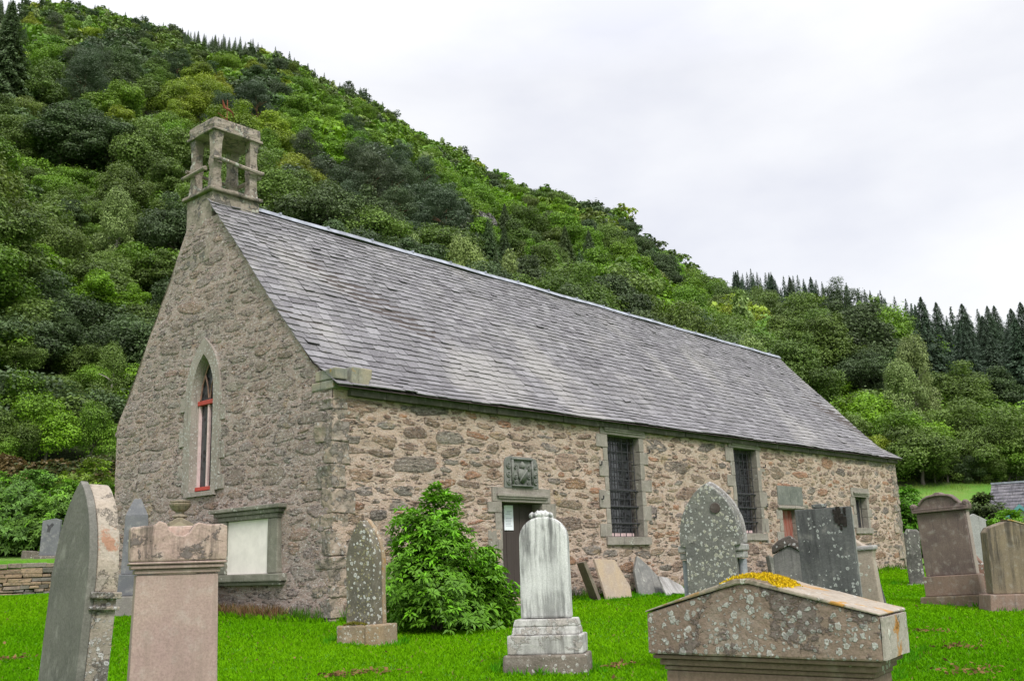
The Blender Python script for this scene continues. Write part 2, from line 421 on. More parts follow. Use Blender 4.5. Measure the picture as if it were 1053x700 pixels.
def build_ground():
    azs = np.unique(np.concatenate([np.arange(-180, -12, 4.), np.arange(-12, 12, 1.), np.arange(12, 72, .25), np.arange(72, 112, 1.), np.arange(112, 180, 4.)]))
    rs = np.concatenate([[0.01], np.geomspace(.8, 22, 70), np.arange(22.3, 33, .16), np.geomspace(33.2, 60, 20), np.geomspace(62, 700, 60), np.geomspace(760, 3000, 14)])
    A, Rr = np.meshgrid(np.radians(azs), rs)
    x = CAM[0] + Rr*np.cos(A); y = CAM[1] + Rr*np.sin(A)
    z = ground(x, y)
    # gentle unevenness of the turf
    z = z + np.where(Rr < 40, .012*np.sin(x*2.1+np.sin(y*1.3))*np.sin(y*1.7+.6), 0)
    n = len(azs); m = len(rs)
    V = np.stack([x, y, z], -1).reshape(-1, 3)
    i, j = np.meshgrid(np.arange(m-1), np.arange(n), indexing='ij')
    j2 = (j+1) % n
    Fq = np.stack([i*n+j, i*n+j2, (i+1)*n+j2, (i+1)*n+j], -1).reshape(-1, 4)[:, ::-1]
    k = M('turf_and_hillside')
    geo = k.n('ShaderNodeNewGeometry').outputs['Position']
    zone = k.attr('zone', 'Fac')
    lawn = k.mix(k.step(k.noise(.55, 5, .6, geo), .35, .66), (.064, .200, .004), (.088, .245, .006))
    lawn = k.mix(k.step(k.noise(9, 5, .7, geo), .35, .75, 0, .6), lawn, (.026, .105, .006))
    lawn = k.mix(k.step(k.noise(2.6, 6, .75, geo), .645, .71, 0, .7), lawn, (.16, .12, .05))
    field = k.mix(k.step(k.noise(.35, 6, .7, geo), .35, .7), (.075, .19, .018), (.13, .21, .035))
    field = k.mix(k.step(k.noise(1.6, 5, .7, geo), .55, .72, 0, .7), field, (.16, .13, .06))
    wood = k.mix(k.step(k.noise(.06, 6, .7, geo), .40, .62), (.030, .040, .016), (.075, .105, .026))
    wood = k.mix(k.step(k.noise(.7, 5, .7, geo), .5, .75, 0, .7), wood, (.030, .026, .016))
    c = k.mix(k.step(zone, .2, .8), lawn, field); c = k.mix(k.step(zone, 1.2, 1.8), c, wood)
    k.bump(k.math('ADD', k.noise(28, 4, .7, geo), k.noise(3, 3, .6, geo)), .04)
    m_ = k.done(c, .95)
    o = from_np('ground', V, Fq, m_, smooth=True)
    d = Rr.ravel(); az = np.degrees(A).ravel()
    F = foot_F(az); d0 = np.interp(az, [10, 24, 50, 58, 62, 75], [32, 36, 40, 32, 30, 30])
    z1 = ss(d, d0-1, d0+2) + ss(d, F-3, F+4)
    z1 = np.where((az > 116) | (az < -20), 0, z1)
    at = o.data.attributes.new('zone', 'FLOAT', 'POINT'); at.data.foreach_set('value', z1.astype(np.float32))
    tag(o, kind='structure')
build_ground()

# ------------------------------------------------------------------ the church
L, W = 22.9, 6.94
RIDGE_Y = 3.8
def ridge_z(x): return 7.72 - .0050*x
church = empty('church', (0, 0, 0))
tag(church, 'long rubble stone church with grey slate roof and open bellcote on its gable', 'church')

def wob(u, v):
    return (.010*np.sin(u*1.9+np.sin(v*2.3)*1.2) + .008*np.sin(v*4.1+u*.7+1) + .006*np.sin(u*7.3+v*5.1) + .005*np.sin(v*11+u*3.3))
def gable_top(y):
    """height of the near gable over y: sprocketed front verge, raised parapet on the rear slope"""
    return np.minimum(np.where(y < .5, 3.60+.74*y, np.minimum(3.95+1.124*(y-.5), 7.30)), 7.18-1.506*(y-4.58))
PAL_WARM = [((.40, .18, .07), 16), ((.225, .135, .085), 31), ((.36, .25, .15), 20), ((.235, .215, .19), 15), ((.115, .10, .088), 7), ((.40, .28, .20), 11)]
PAL_GREY = [((.26, .24, .225), 36), ((.22, .165, .125), 25), ((.32, .26, .215), 22), ((.13, .12, .11), 8), ((.32, .185, .11), 9)]

def masonry(name, mat, u0, u1, v0, v1, topfn, holes, place, pal, seed, sizes, cell=.09, stones=True, relief=.4):
    """holes: list of tests on (u, v) arrays; place(u, v, out) -> xyz; the wall and its stones are one mesh"""
    rng = np.random.default_rng(seed)
    nu = max(2, int((u1-u0)/cell)); nv = max(2, int((v1-v0)/cell))
    uu = np.linspace(u0, u1, nu+1); tt = np.linspace(0, 1, nv+1)
    U, T = np.meshgrid(uu, tt)
    Vv = v0 + T*(topfn(U)-v0)
    P = place(U.ravel(), Vv.ravel(), wob(U, Vv).ravel())
    i, j = np.meshgrid(np.arange(nv), np.arange(nu), indexing='ij')
    Fq = np.stack([i*(nu+1)+j, i*(nu+1)+j+1, (i+1)*(nu+1)+j+1, (i+1)*(nu+1)+j], -1).reshape(-1, 4)
    cu = U.ravel()[Fq].mean(1); cv = Vv.ravel()[Fq].mean(1)
    keep = np.ones(len(Fq), bool)
    for h in holes: keep &= ~h(cu, cv, .07)
    Fq = Fq[keep]
    verts = [P]; tris = [np.concatenate([Fq[:, [0, 1, 2]], Fq[:, [0, 2, 3]]])]
    rim = [np.full(len(P), 2.0)]; colr = [np.full((len(P), 4), .3)]
    base = len(P)
    if stones:
        rs = .02
        gu, gv = int((u1-u0)/rs)+1, int((v1-v0+8)/rs)+1
        occ = np.zeros((gv, gu), bool)
        su, sv = np.meshgrid(u0+(np.arange(gu)+.5)*rs, v0+(np.arange(gv)+.5)*rs)
        occ |= sv > topfn(su)-.05
        for h in holes: occ |= h(su, sv, .16)
        pw = np.array([p[1] for p in pal], float); pw /= pw.sum()
        n = 16
        th = np.arange(n)/n*2*np.pi
        for (wa, wb, ha, hb, gap, tries) in sizes:
            for _ in range(tries):
                sw = rng.uniform(wa, wb); sh = rng.uniform(ha, hb)
                sh = min(sh, sw*rng.uniform(.26, .62))
                cx = rng.uniform(u0+.02+sw/2, u1-.02-sw/2); cz = rng.uniform(v0+.05, v1+4)
                a0 = int((cx-sw/2-gap-u0)/rs); a1 = int((cx+sw/2+gap-u0)/rs)+1
                b0 = int((cz-sh/2-gap*.8-v0)/rs); b1 = int((cz+sh/2+gap*.8-v0)/rs)+1
                if b0 < 0 or b1 >= gv or a0 < 0 or occ[b0:b1, a0:a1].any(): continue
                occ[int((cz-sh/2-v0)/rs):int((cz+sh/2-v0)/rs)+1, int((cx-sw/2-u0)/rs):int((cx+sw/2-u0)/rs)+1] = True
                e = rng.uniform(2.5, 7)
                nc = rng.integers(5, 9); ta = np.sort((np.arange(nc)+rng.uniform(-.36, .36, nc))/nc*2*np.pi + rng.uniform(0, 6.28)) % (2*np.pi); ta = np.sort(ta)
                ra = (np.abs(np.cos(ta))**e + np.abs(np.sin(ta))**e)**(-1/e)*rng.uniform(.82, 1.16, nc)
                px_ = np.interp(th, np.concatenate([[ta[-1]-2*np.pi], ta, [ta[0]+2*np.pi]]), np.concatenate([[ra[-1]*math.cos(ta[-1])], ra*np.cos(ta), [ra[0]*math.cos(ta[0])]]))
                pz_ = np.interp(th, np.concatenate([[ta[-1]-2*np.pi], ta, [ta[0]+2*np.pi]]), np.concatenate([[ra[-1]*math.sin(ta[-1])], ra*np.sin(ta), [ra[0]*math.sin(ta[0])]]))
                rad = np.hypot(px_, pz_)*1.2*(1+rng.normal(0, .03, n))
                sk = rng.normal(0, .12); tilt = rng.normal(0, .07)
                ou = np.cos(th)*rad*sw/2; ov = np.sin(th)*rad*sh/2
                ou = ou + sk*ov; ov = ov + tilt*ou
                lift = rng.uniform(.003, .016)*relief
                pts = [(cx+ou*1.0, cz+ov*1.0, -.012+0*ou), (cx+ou*.90, cz+ov*.88, lift*.75+rng.normal(0, .002, n)), (cx+ou*.6, cz+ov*.6, lift*1.1+rng.normal(0, .003, n)),
                       (np.array([cx]), np.array([cz]), np.array([lift*1.2]))]
                pu = np.concatenate([p[0] for p in pts]); pv = np.concatenate([p[1] for p in pts]); po = np.concatenate([p[2] for p in pts])
                pv = np.minimum(pv, topfn(pu)-.01)
                verts.append(place(pu, pv, po+wob(pu, pv)))
                k0 = np.arange(n); k1 = (k0+1) % n
                f = []
                for r in (0, n):
                    f += [np.stack([r+k0, r+k1, r+n+k1], -1), np.stack([r+k0, r+n+k1, r+n+k0], -1)]
                f.append(np.stack([2*n+k0, 2*n+k1, np.full(n, 3*n)], -1))
                tris.append(np.concatenate(f)+base); base += 3*n+1
                rim.append(np.concatenate([np.full(n, 1.15), np.full(n, .9), np.full(n, .45), [0.]]))
                c = np.array(pal[rng.choice(len(pal), p=pw)][0])*rng.uniform(.75, 1.25)*(1+rng.normal(0, .05, 3))
                colr.append(np.tile(np.append(np.clip(c, .02, .6), 1), (3*n+1, 1)))
    o = from_np(name, np.concatenate(verts), np.concatenate(tris), mat, church, smooth=True)
    me = o.data
    at = me.attributes.new('rim', 'FLOAT', 'POINT'); at.data.foreach_set('value', np.concatenate(rim).astype(np.float32))
    at = me.attributes.new('stone_col', 'FLOAT_COLOR', 'POINT'); at.data.foreach_set('color', np.concatenate(colr).astype(np.float32).ravel())
    return o
def rect(a0, a1, b0, b1):
    return lambda u, v, g: (u > a0-g) & (u < a1+g) & (v > b0-g) & (v < b1+g)

# openings of the long wall: x0, x1, z0, z1
W1 = (7.25, 8.42, 1.14, 3.26); W2 = (12.52, 13.66, 1.22, 3.32); DOOR = (3.89, 5.05, -.10, 1.77); RDOOR = (14.82, 15.68, .2, 1.84); W4 = (19.5, 20.3, 1.40, 2.30)
PANEL = (3.98, 4.94, 2.03, 2.62); PLAQ = (14.62, 16.03, 1.96, 2.46)
SZ_FRONT = [(.45, .95, .18, .34, .01, 300), (.28, .66, .11, .24, .008, 6000), (.16, .44, .06, .16, .004, 22000), (.07, .22, .03, .08, .004, 16000)]
eave_z = lambda x: 3.50 + .004*x
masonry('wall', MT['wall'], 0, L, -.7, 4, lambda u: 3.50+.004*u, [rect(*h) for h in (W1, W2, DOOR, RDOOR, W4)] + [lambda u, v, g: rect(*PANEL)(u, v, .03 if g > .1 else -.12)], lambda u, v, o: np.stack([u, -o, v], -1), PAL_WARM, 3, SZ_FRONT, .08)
GX = 3.76                                   # centre line of the pointed window
def arch_pts(hw, z0, zs, rise, n=14):
    """outline of a pointed opening from the left foot over the apex to the right foot, (offset, z)"""
    R = (rise**2 + hw**2)/(2*hw)
    a1 = math.atan2(rise, R-hw)
    left = [(R-hw-R*math.cos(a1*i/n), zs+R*math.sin(a1*i/n)) for i in range(n+1)]
    pts = [(-hw, z0)] + left
    return pts + [(-x, z) for x, z in reversed(pts[:-1])]
def gothic_hole(u, v, g):
    du = np.abs(u-GX); zs = 3.90
    inr = (v > 2.10-g) & (v < zs) & (du < .36+g)
    R = .93
    return inr | ((v >= zs) & (du + R-.36 < 0+R*np.sqrt(np.clip(1-((v-zs)/(R+.02))**2, 0, 1))+g))
SZ_GABLE = [(.40, .9, .18, .34, .01, 220), (.26, .6, .11, .24, .008, 4000), (.14, .40, .06, .15, .004, 14000), (.07, .2, .03, .08, .004, 9000)]
masonry('gable_wall', MT['gable'], 0, W, -.9, 4, gable_top, [gothic_hole, rect(1.35, 2.95, .6, 1.6)], lambda u, v, o: np.stack([-o, u, v], -1), PAL_GREY, 5, SZ_GABLE, .08, True, .35)
masonry('rear_wall', MT['gable'], 0, L, -.7, 4, lambda u: 3.5+0*u, [], lambda u, v, o: np.stack([u, W+o, v], -1), PAL_GREY, 6, SZ_GABLE, .3, False)
masonry('far_gable_wall', MT['gable'], 0, W, -.7, 4, lambda u: np.minimum(np.where(u < .5, 3.60+.74*u, 3.95+1.124*(u-.5))-.12, 7.5-1.25*(u-3.8)), [], lambda u, v, o: np.stack([L+o, u, v], -1), PAL_GREY, 7, SZ_GABLE, .2, False)
# back of the raised gable parapet
m = MB()
pr = [(y, float(gable_top(np.array(y)))) for y in (6.94, 6.2, 5.4, 4.6)]
for (ya, za), (yb, zb) in zip(pr, pr[1:]):
    m.add([(-.01, ya, za), (-.01, yb, zb), (.42, yb, zb), (.42, ya, za), (.42, ya, za-.9), (.42, yb, zb-.9)], [(0, 1, 2, 3), (3, 2, 5, 4)])
m.build('gable_coping', MT['bell'], church)

# roof slates
def slope(name, prof, x0, x1, seed, mat, zdrop):
    rng = np.random.default_rng(seed)
    pr = np.array(prof, float); seg = np.hypot(*np.diff(pr, axis=0).T); cum = np.concatenate([[0], np.cumsum(seg)])
    def at(s): return np.interp(s, cum, pr[:, 0]), np.interp(s, cum, pr[:, 1])
    sgn = 1 if pr[-1, 0] > pr[0, 0] else -1
    def nrm(s):
        a = at(np.clip(s-.05, 0, cum[-1])); b = at(np.clip(s+.05, 0, cum[-1])); dy, dz = b[0]-a[0], b[1]-a[1]; l = np.hypot(dy, dz); return -dz/l*sgn, dy/l*sgn
    V, Fq = [], []
    s = 0.0; row = 0
    def vert(x, s_, h):
        y, z = at(s_); ny, nz = nrm(min(max(s_, .02), cum[-1]-.02))
        sag = -.030*math.sin(math.pi*min(max((x-x0)/(x1-x0), 0), 1)*2.3+.4)*math.sin(math.pi*min(s_/cum[-1], 1)) + .012*math.sin(x*1.7+s_*2)
        return (x, y+ny*(h+sag), z+nz*(h+sag) - zdrop(x)*(s_/cum[-1]) + (1-s_/cum[-1])*.004*x)
    while s < cum[-1]-.03:
        ex = .20 - .065*s/cum[-1] + rng.uniform(-.008, .008)
        wm = .29 - .08*s/cum[-1]
        x = x0 - rng.uniform(0, .02) if row % 2 else x0 - rng.uniform(0, .02)
        first = True
        while x < x1:
            wd = wm*rng.uniform(.72, 1.28)
            if first and row % 2: wd *= .55
            first = False
            xe = min(x+wd, x1+rng.uniform(-.01, .02))
            if x1-xe < .08: xe = x1+rng.uniform(-.01, .02)
            g = .004; h = .018+rng.uniform(-.004, .008); d = rng.normal(0, .013); d2 = rng.normal(0, .009)
            if rng.random() < .02: h += .02; d -= .02
            lo1, lo2, hi = s+d+d2, s+d-d2, min(s+ex*1.12, cum[-1])
            if row == 0: lo1 = max(lo1, -.02); lo2 = max(lo2, -.02)
            cl = rng.uniform(0, .018); cr_ = rng.uniform(0, .018)      # knocked-off lower corners
            top = [vert(x+g, hi, .001), vert(xe-g, hi, .001), vert(xe-g, lo2+cr_, h), vert(xe-g-cr_*1.5, lo2, h), vert(x+g+cl*1.5, lo1, h), vert(x+g, lo1+cl, h)]
            bot = [vert(xe-g, lo2+cr_, h-.016), vert(xe-g-cr_*1.5, lo2, h-.016), vert(x+g+cl*1.5, lo1, h-.016), vert(x+g, lo1+cl, h-.016)]
            b = len(V); V += top + bot
            Fq += [(b, b+5, b+2, b+1), (b+5, b+4, b+3, b+2), (b+2, b+3, b+7, b+6), (b+3, b+4, b+8, b+7), (b+4, b+5, b+9, b+8), (b, b+9, b+5, b+5), (b+1, b+2, b+6, b+6)]
            x = xe
        s += ex; row += 1
    me = bpy.data.meshes.new(name)
    me.from_pydata(V, [], [tuple(dict.fromkeys(f)) for f in Fq])
    # sarking under the slates
    o = bpy.data.objects.new(name, me); me.materials.append(mat); o.parent = church; link(o)
    m = MB()
    for i in range(len(pr)-1):
        (ya, za), (yb, zb) = pr[i], pr[i+1]
        m.add([(x0+.02, ya, za-.03), (x1-.02, ya, za-.03+.004*x1*(1-cum[i]/cum[-1])-zdrop(x1)*cum[i]/cum[-1]), (x1-.02, yb, zb-.03+.004*x1*(1-cum[i+1]/cum[-1])-zdrop(x1)*cum[i+1]/cum[-1]), (x0+.02, yb, zb-.03)], [(0, 1, 2, 3)])
    m.build('sarking_board', MT['door'], church)
    return o
slope('slate_roof', [(-.20, 3.50), (.5, 3.98), (RIDGE_Y, 7.70)], -.05, L+.16, 11, MT['slate'], lambda x: .005*x)
slope('slate_roof', [(W+.16, 3.45), (RIDGE_Y, 7.70)], .30, L+.16, 12, MT['slate'], lambda x: .005*x)
# lead ridge with its fixing nubs
m = MB()
xs = np.linspace(1.02, L+.20, 40)
prof = [(-.09, -.075), (-.05, -.02), (0, .03), (.05, -.02), (.13, -.15)]
vs = [(x, RIDGE_Y+dy, ridge_z(x)+dz+.035+.008*math.sin(x*2.2)) for x in xs for dy, dz in prof]
m.add(vs, [(i*5+j, i*5+j+1, (i+1)*5+j+1, (i+1)*5+j) for i in range(39) for j in range(4)])
for x in np.arange(1.6, L, 1.22):
    m.box(x, x+.04, RIDGE_Y-.05, RIDGE_Y+.05, ridge_z(x)+.03, ridge_z(x)+.085)
m.build('ridge_flashing', MT['lead'], church)
# eave course: a dark mossy stone wall head under the slates
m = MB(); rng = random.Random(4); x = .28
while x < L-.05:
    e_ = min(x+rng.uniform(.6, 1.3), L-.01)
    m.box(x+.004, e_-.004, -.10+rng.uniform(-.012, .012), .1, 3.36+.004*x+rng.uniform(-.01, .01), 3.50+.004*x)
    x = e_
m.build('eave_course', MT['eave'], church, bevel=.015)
# skewputt: the moulded bracket stone at the near corner
m = MB()
m.box(-.035, .30, -.05, .5, 3.46, 3.60); m.box(-.04, .20, -.13, .40, 3.602, 3.78)
m.prism([(.24, 3.56), (.60, 3.52), (.62, 3.62), (.66, 3.66), (.68, 3.82), (.26, 3.82)], -.17, .32)
m.build('skewputt', MT['skew'], church, bevel=.02, rough=.01)

# quoins of the two visible corners: rough long-and-short blocks
def quoins(x_in, seed, mat):
    m = MB(); r = random.Random(seed); z = -.3; k_ = 0
    while z < 3.3:
        h = r.uniform(.14, .42); a, b = (.5, .24) if k_ % 2 else (.24, .44)
        a *= r.uniform(.6, 1.3); b *= r.uniform(.6, 1.3); z2 = min(z+h, 3.4)
        if x_in == 0: m.box(-.016-r.uniform(0, .012), a, -.016-r.uniform(0, .012), b, z+.008, z2-.006, .02, r)
        else: m.box(L-a, L+.016+r.uniform(0, .012), -.014-r.uniform(0, .01), b, z+.008, z2-.006, .02, r)
        z = z2; k_ += 1
    return m.build('quoin_stones', mat, church, bevel=.012, sub=2, rough=.022, seed=seed)
MT['quoin'] = stone_mat('weathered_quoin_stone', (.24, .205, .17), (.38, .30, .235), spots=.5, spot_col=(.50, .48, .45), spot_scale=17, crust=.55, crust_col=(.085, .075, .066), bump=.035, grain=16)
quoins(0, 8, MT['quoin']); quoins(L, 9, MT['quoin'])

# dressed surrounds
def surround(x0, x1, z0, z1, seed, depth=.32, sill=True, hood=True, wide=(.16, .36), notch=False):
    r = random.Random(seed); m = MB()
    z = z0; k_ = seed % 2
    for side in (0, 1):
        z = z0; k_ = (seed+side) % 2
        while z < z1-.02:
            h = min(r.uniform(.24, .40), z1-z)
            if z1-(z+h) < .12: h = z1-z
            wd = wide[k_ % 2]*r.uniform(.85, 1.15)
            pr = -.012-r.uniform(0, .012)
            if side == 0: m.box(x0-wd, x0, pr, depth, z+.004, z+h-.004)
            else: m.box(x1, x1+wd, pr, depth, z+.004, z+h-.004)
            z += h; k_ += 1
    m.box(x0-.24, x1+.24, -.026, depth, z1+.003, z1+.27)
    if hood:
        m.box(x0-.14, x1+.14, -.075, -.027, z1+.10, z1+.155); m.box(x0-.10, x1+.10, -.055, -.027, z1+.06, z1+.098)
    if sill: m.box(x0-.20, x1+.20, -.06, depth, z0-.17, z0-.004)
    return m.build('window_surround' if sill else 'door_surround', MT['dressed'], church, bevel=.006, seg=2, rough=.007, sub=2)
def grille(x0, x1, z0, z1, y, nv, dz, par, heavy):
    m = MB()
    for i in range(nv):
        x = x0+.05+(x1-x0-.1)*i/(nv-1); m.tube([(x, y, z0+.01), (x, y, z1-.01)], .011, 5)
    z = z0+.2
    while z < z1-.08:
        m.tube([(x0+.02, y+.015, z), (x1-.02, y+.015, z)], .011, 5); z += dz
    for z in heavy: m.tube([(x0-.03, y-.02, z), (x1+.14, y-.02, z)], .017, 6)
    return m.build('grille', MT['iron'], par)
def leaded_window(rc, seed, nv):
    x0, x1, z0, z1 = rc
    surround(x0, x1, z0, z1, seed)
    m = MB(); yb = .27
    m.box(x0+.002, x0+.06, yb-.05, yb+.02, z0, z1); m.box(x1-.06, x1-.002, yb-.05, yb+.02, z0, z1); m.box(x0+.06, x1-.06, yb-.05, yb+.02, z1-.07, z1-.002); m.box(x0+.06, x1-.06, yb-.05, yb+.02, z0, z0+.10)
    f = m.build('window', MT['frame'], church, bevel=.006)
    m = MB(); m.box(x0+.062, x1-.062, yb-.055, yb-.012, z0+.02, z0+.085); m.build('bottom_rail', MT['pink_paint'], f)
    m = MB(); m.box(x0+.04, x1-.04, yb, yb+.012, z0+.08, z1-.05); m.build('pane', MT['glass'], f)
    m = MB()                                                     # lead cames on the glass
    for i in range(1, 6):
        x = x0+.06+(x1-x0-.12)*i/6; m.box(x-.006, x+.006, yb-.008, yb-.001, z0+.1, z1-.07)
    z = z0+.1
    while z < z1-.1: z += .17; m.box(x0+.06, x1-.06, yb-.010, yb-.0015, z-.006, min(z+.006, z1-.07))
    m.build('leading', MT['iron'], f)
    grille(x0, x1, z0, z1, .12, nv, .20, f, [z0+.28, z0+.63, z0+.97])
leaded_window(W1, 21, 6); leaded_window(W2, 22, 6)
surround(*W4, 23)
m = MB(); m.box(W4[0]+.002, W4[0]+.05, .2, .26, W4[2], W4[3]); m.box(W4[1]-.05, W4[1]-.002, .2, .26, W4[2], W4[3]); m.box(W4[0]+.36, W4[0]+.40, .2, .26, W4[2], W4[3]); m.box(W4[0]+.05, W4[1]-.05, .205, .255, W4[3]-.06, W4[3]-.002)
f = m.build('window', MT['dressed'], church); m = MB(); m.box(W4[0]+.04, W4[1]-.04, .23, .24, W4[2], W4[3]-.03); m.build('pane', MT['glass'], f)
m = MB()
for i in range(4): m.tube([(W4[0]+.12+i*.17, .1, W4[2]), (W4[0]+.12+i*.17, .1, W4[3])], .012, 5)
m.build('grille', MT['iron'], f)
# iron shutter pins beside the windows
for x, z in ((6.95, 1.9), (6.95, 2.6), (8.72, 2.95), (8.82, 1.55), (13.95, 1.9), (14.0, 2.9)):
    m = MB(); m.tube([(x, .0, z), (x, -.07, z), (x, -.075, z+.07)], .016, 5); m.build('shutter_pin', MT['iron'], church)
# door
surround(*DOOR, 24, sill=False, depth=.34)
m = MB(); n = 6; x0, x1, z0, z1 = DOOR
for i in range(n):
    a = x0+.002+(x1-x0-.004)*i/n; b = x0+.002+(x1-x0-.004)*(i+1)/n
    m.box(a+.003, b-.003, .24+.004*(i % 2), .30, z0+.16, z1-.002)
d_ = m.build('door', MT['door'], church, bevel=.004)
m = MB(); m.box(x1-.16, x1-.13, .20, .24, .75, .98); m.tube([(x1-.145, .20, .88), (x1-.145, .17, .88), (x1-.20, .165, .88)], .012, 6); m.build('handle', MT['iron'], d_)
m = MB(); m.box(x0+.002, x1-.002, -.04, .30, -.14, .055); m.box(x0-.1, x1+.12, -.30, -.045, -.30, -.05); m.build('door_step', MT['door_sill'], church, bevel=.015, rough=.006, sub=1)
# small red door behind the slab
surround(RDOOR[0], RDOOR[1], -.1, RDOOR[3], 25, sill=False, hood=False)
m = MB(); m.box(RDOOR[0]-.25, RDOOR[1]+.35, -.06, -.028, RDOOR[3]+.03, RDOOR[3]+.10); m.build('door_hood', MT['dressed_pale'], church, bevel=.01)
m = MB()
for i in range(5):
    a = RDOOR[0]+.002+.171*i; m.box(a+.003, a+.168, .16+.004*(i % 2), .21, -.05, RDOOR[3]-.002)
m.build('door', MT['red_boards'], church, bevel=.004)
o = MB(); o.box(PLAQ[0], PLAQ[1], -.035, .1, PLAQ[2], PLAQ[3]); o.box(PLAQ[0]+.68, PLAQ[0]+.71, -.040, -.036, PLAQ[2]+.03, PLAQ[3]-.03); o.build('inscribed_plaque', MT['carved'], church, bevel=.012, rough=.006, sub=2)

# carved heraldic panel over the door
m = MB(); x0, x1, z0, z1 = PANEL; cx = (x0+x1)/2
out = [(x0, z0), (x1, z0), (x1+.0, z1-.12), (x1-.05, z1-.03), (x1-.16, z1), (x0+.16, z1), (x0+.05, z1-.03), (x0, z1-.12)]
m.prism(out, -.035, .1)
pn = m.build('carved_panel', MT['carved'], church, bevel=.012)
m = MB(); r = random.Random(3)
for a, b, c, d in ((cx-.30, cx+.30, z1-.06, z1-.03), (cx-.30, cx+.30, z0+.03, z0+.06), (cx-.30, cx-.265, z0+.062, z1-.062), (cx+.265, cx+.30, z0+.062, z1-.062)): m.box(a, b, -.075, -.036, c, d)
m.prism([(cx-.12, z0+.36), (cx-.12, z0+.20), (cx, z0+.08), (cx+.12, z0+.20), (cx+.12, z0+.36)], -.078, -.036)
m.tube([(cx-.11, -.08, z0+.12), (cx, -.085, z0+.24), (cx+.10, -.08, z0+.34)], .018, 6)
m.lathe([(.02, z0+.36), (.07, z0+.39), (.06, z0+.45), (.02, z0+.50)], 10, cx, -.045)
def scroll(px, pz, s, turns, dirn):
    pts = []
    for i in range(22):
        t = i/21; a = t*turns*2*math.pi*dirn; rr = s*(1-t*.8); pts.append((px+rr*math.cos(a), -.045-.012*t, pz+rr*math.sin(a)))
    m.tube(pts, .014, 5)
for sx in (-1, 1):
    for pz in (z0+.12, z0+.26, z0+.42): scroll(cx+sx*.385, pz, .062, 1.6, sx)
    scroll(cx+sx*.19, z0+.40, .055, 1.4, -sx); scroll(cx+sx*.19, z0+.22, .055, 1.5, sx); scroll(cx+sx*.17, z0+.11, .04, 1.3, -sx)
m.build('heraldic_relief', MT['carved'], pn, smooth=True)

# pointed window in the gable (wall plane x = 0, outward is -x)
def gab(o, z, x): return (x, GX-o, z)           # o: offset to the viewer's right
inn = arch_pts(.36, 2.10, 3.90, .73); outr = arch_pts(.57, 2.10, 3.92, 1.02)
m = MB(); n = len(inn)
vs = [gab(o, z, -.035) for o, z in inn] + [gab(o, z, -.035) for o, z in outr] + [gab(o*.86, z if z < 3.9 else 3.9+(z-3.9)*.9, .20) for o, z in inn] + [gab(o, z, .1) for o, z in outr]
fs = []
for i in range(n-1):
    fs += [(i, i+1, n+i+1, n+i), (i, 2*n+i, 2*n+i+1, i+1), (n+i, n+i+1, 3*n+i+1, 3*n+i)]
m.add(vs, fs)
o = m.build('window_surround', MT['dressed_pale'], church, sub=1)
m = MB(); m.add([gab(-.50, 2.02, -.05), gab(.50, 2.02, -.05), gab(.50, 2.10, -.05), gab(-.50, 2.10, -.05), gab(-.45, 2.14, .26), gab(.45, 2.14, .26), gab(.5, 2.02, .1), gab(-.5, 2.02, .1)],
                [(0, 1, 2, 3), (3, 2, 5, 4), (0, 7, 6, 1), (1, 6, 5, 2), (0, 3, 4, 7)]); m.build('window_sill', MT['dressed_pale'], church)
# blocks of the surround reaching into the rubble
m = MB(); r = random.Random(31); z = 2.1; k_ = 0
while z < 3.85:
    h = r.uniform(.26, .42); wl = (.18, .05)[k_ % 2]
    m = MB(); m.box(-.024, .1, GX-.57-wl, GX-.572, z+.006, z+h-.006); m.build('jamb_stone', MT['dressed_pale'], o, bevel=.006, rough=.008, sub=2); wl = (.05, .2)[k_ % 2]
    m = MB(); m.box(-.024, .1, GX+.572, GX+.57+wl, z+.006, z+h-.006); m.build('jamb_stone', MT['dressed_pale'], o, bevel=.006, rough=.008, sub=2); z += h; k_ += 1
m = MB(); xg = .15
m.add([gab(o*.9, z, xg) for o, z in inn], [tuple(range(n))])
gl = m.build('pane', MT['glass'])
m = MB()
for a in (-.325, -.02, .265): m.box(xg-.05, xg-.002, GX-a-.055, GX-a, 2.2, 3.70)
fr = m.build('window', MT['pink_paint'], church, bevel=.006); gl.parent = fr
for za_, zb_, nm_ in ((3.702, 3.785, 'transom'), (2.13, 2.198, 'bottom_rail')):
    m = MB(); m.box(xg-.075, xg-.002, GX-.33, GX+.33, za_, zb_); m.build(nm_, MT['red_paint'], fr, bevel=.008)
m = MB()
for sg in (-1, 1):
    m.tube([(xg-.03, GX+sg*.02, 3.82), (xg-.03, GX+sg*.06, 4.05), (xg-.03, GX+sg*.16, 4.28)], .018, 5); m.tube([(xg-.03, GX-sg*.30, 3.82), (xg-.03, GX-sg*.25, 4.08), (xg-.03, GX-sg*.12, 4.36), (xg-.03, GX, 4.5)], .018, 5)
m.build('tracery', plain('brown_tracery', (.22, .13, .10), .7), fr)

# memorial tablet on the gable
m = MB()
m.box(-.17, .1, 1.15, 3.22, 1.66, 1.73); m.box(-.13, .1, 1.22, 3.12, 1.59, 1.658); m.box(-.10, .1, 1.27, 3.02, 1.51, 1.588)
m.box(-.09, .1, 1.29, 1.57, .625, 1.508); m.box(-.09, .1, 2.77, 2.99, .625, 1.508)
m.box(-.15, .1, 1.16, 3.12, .50, .622); m.box(-.10, .1, 1.2, 3.06, .44, .498)
mt = m.build('memorial_frame', stone_mat('mossy_memorial_stone', (.16, .155, .125), (.23, .22, .18), spots=.3, streak=.3), church, bevel=.018, rough=.006, sub=1)
m = MB(); m.box(-.045, .1, 1.572, 2.768, .626, 1.507); m.build('memorial_tablet', MT['white_board'], mt)

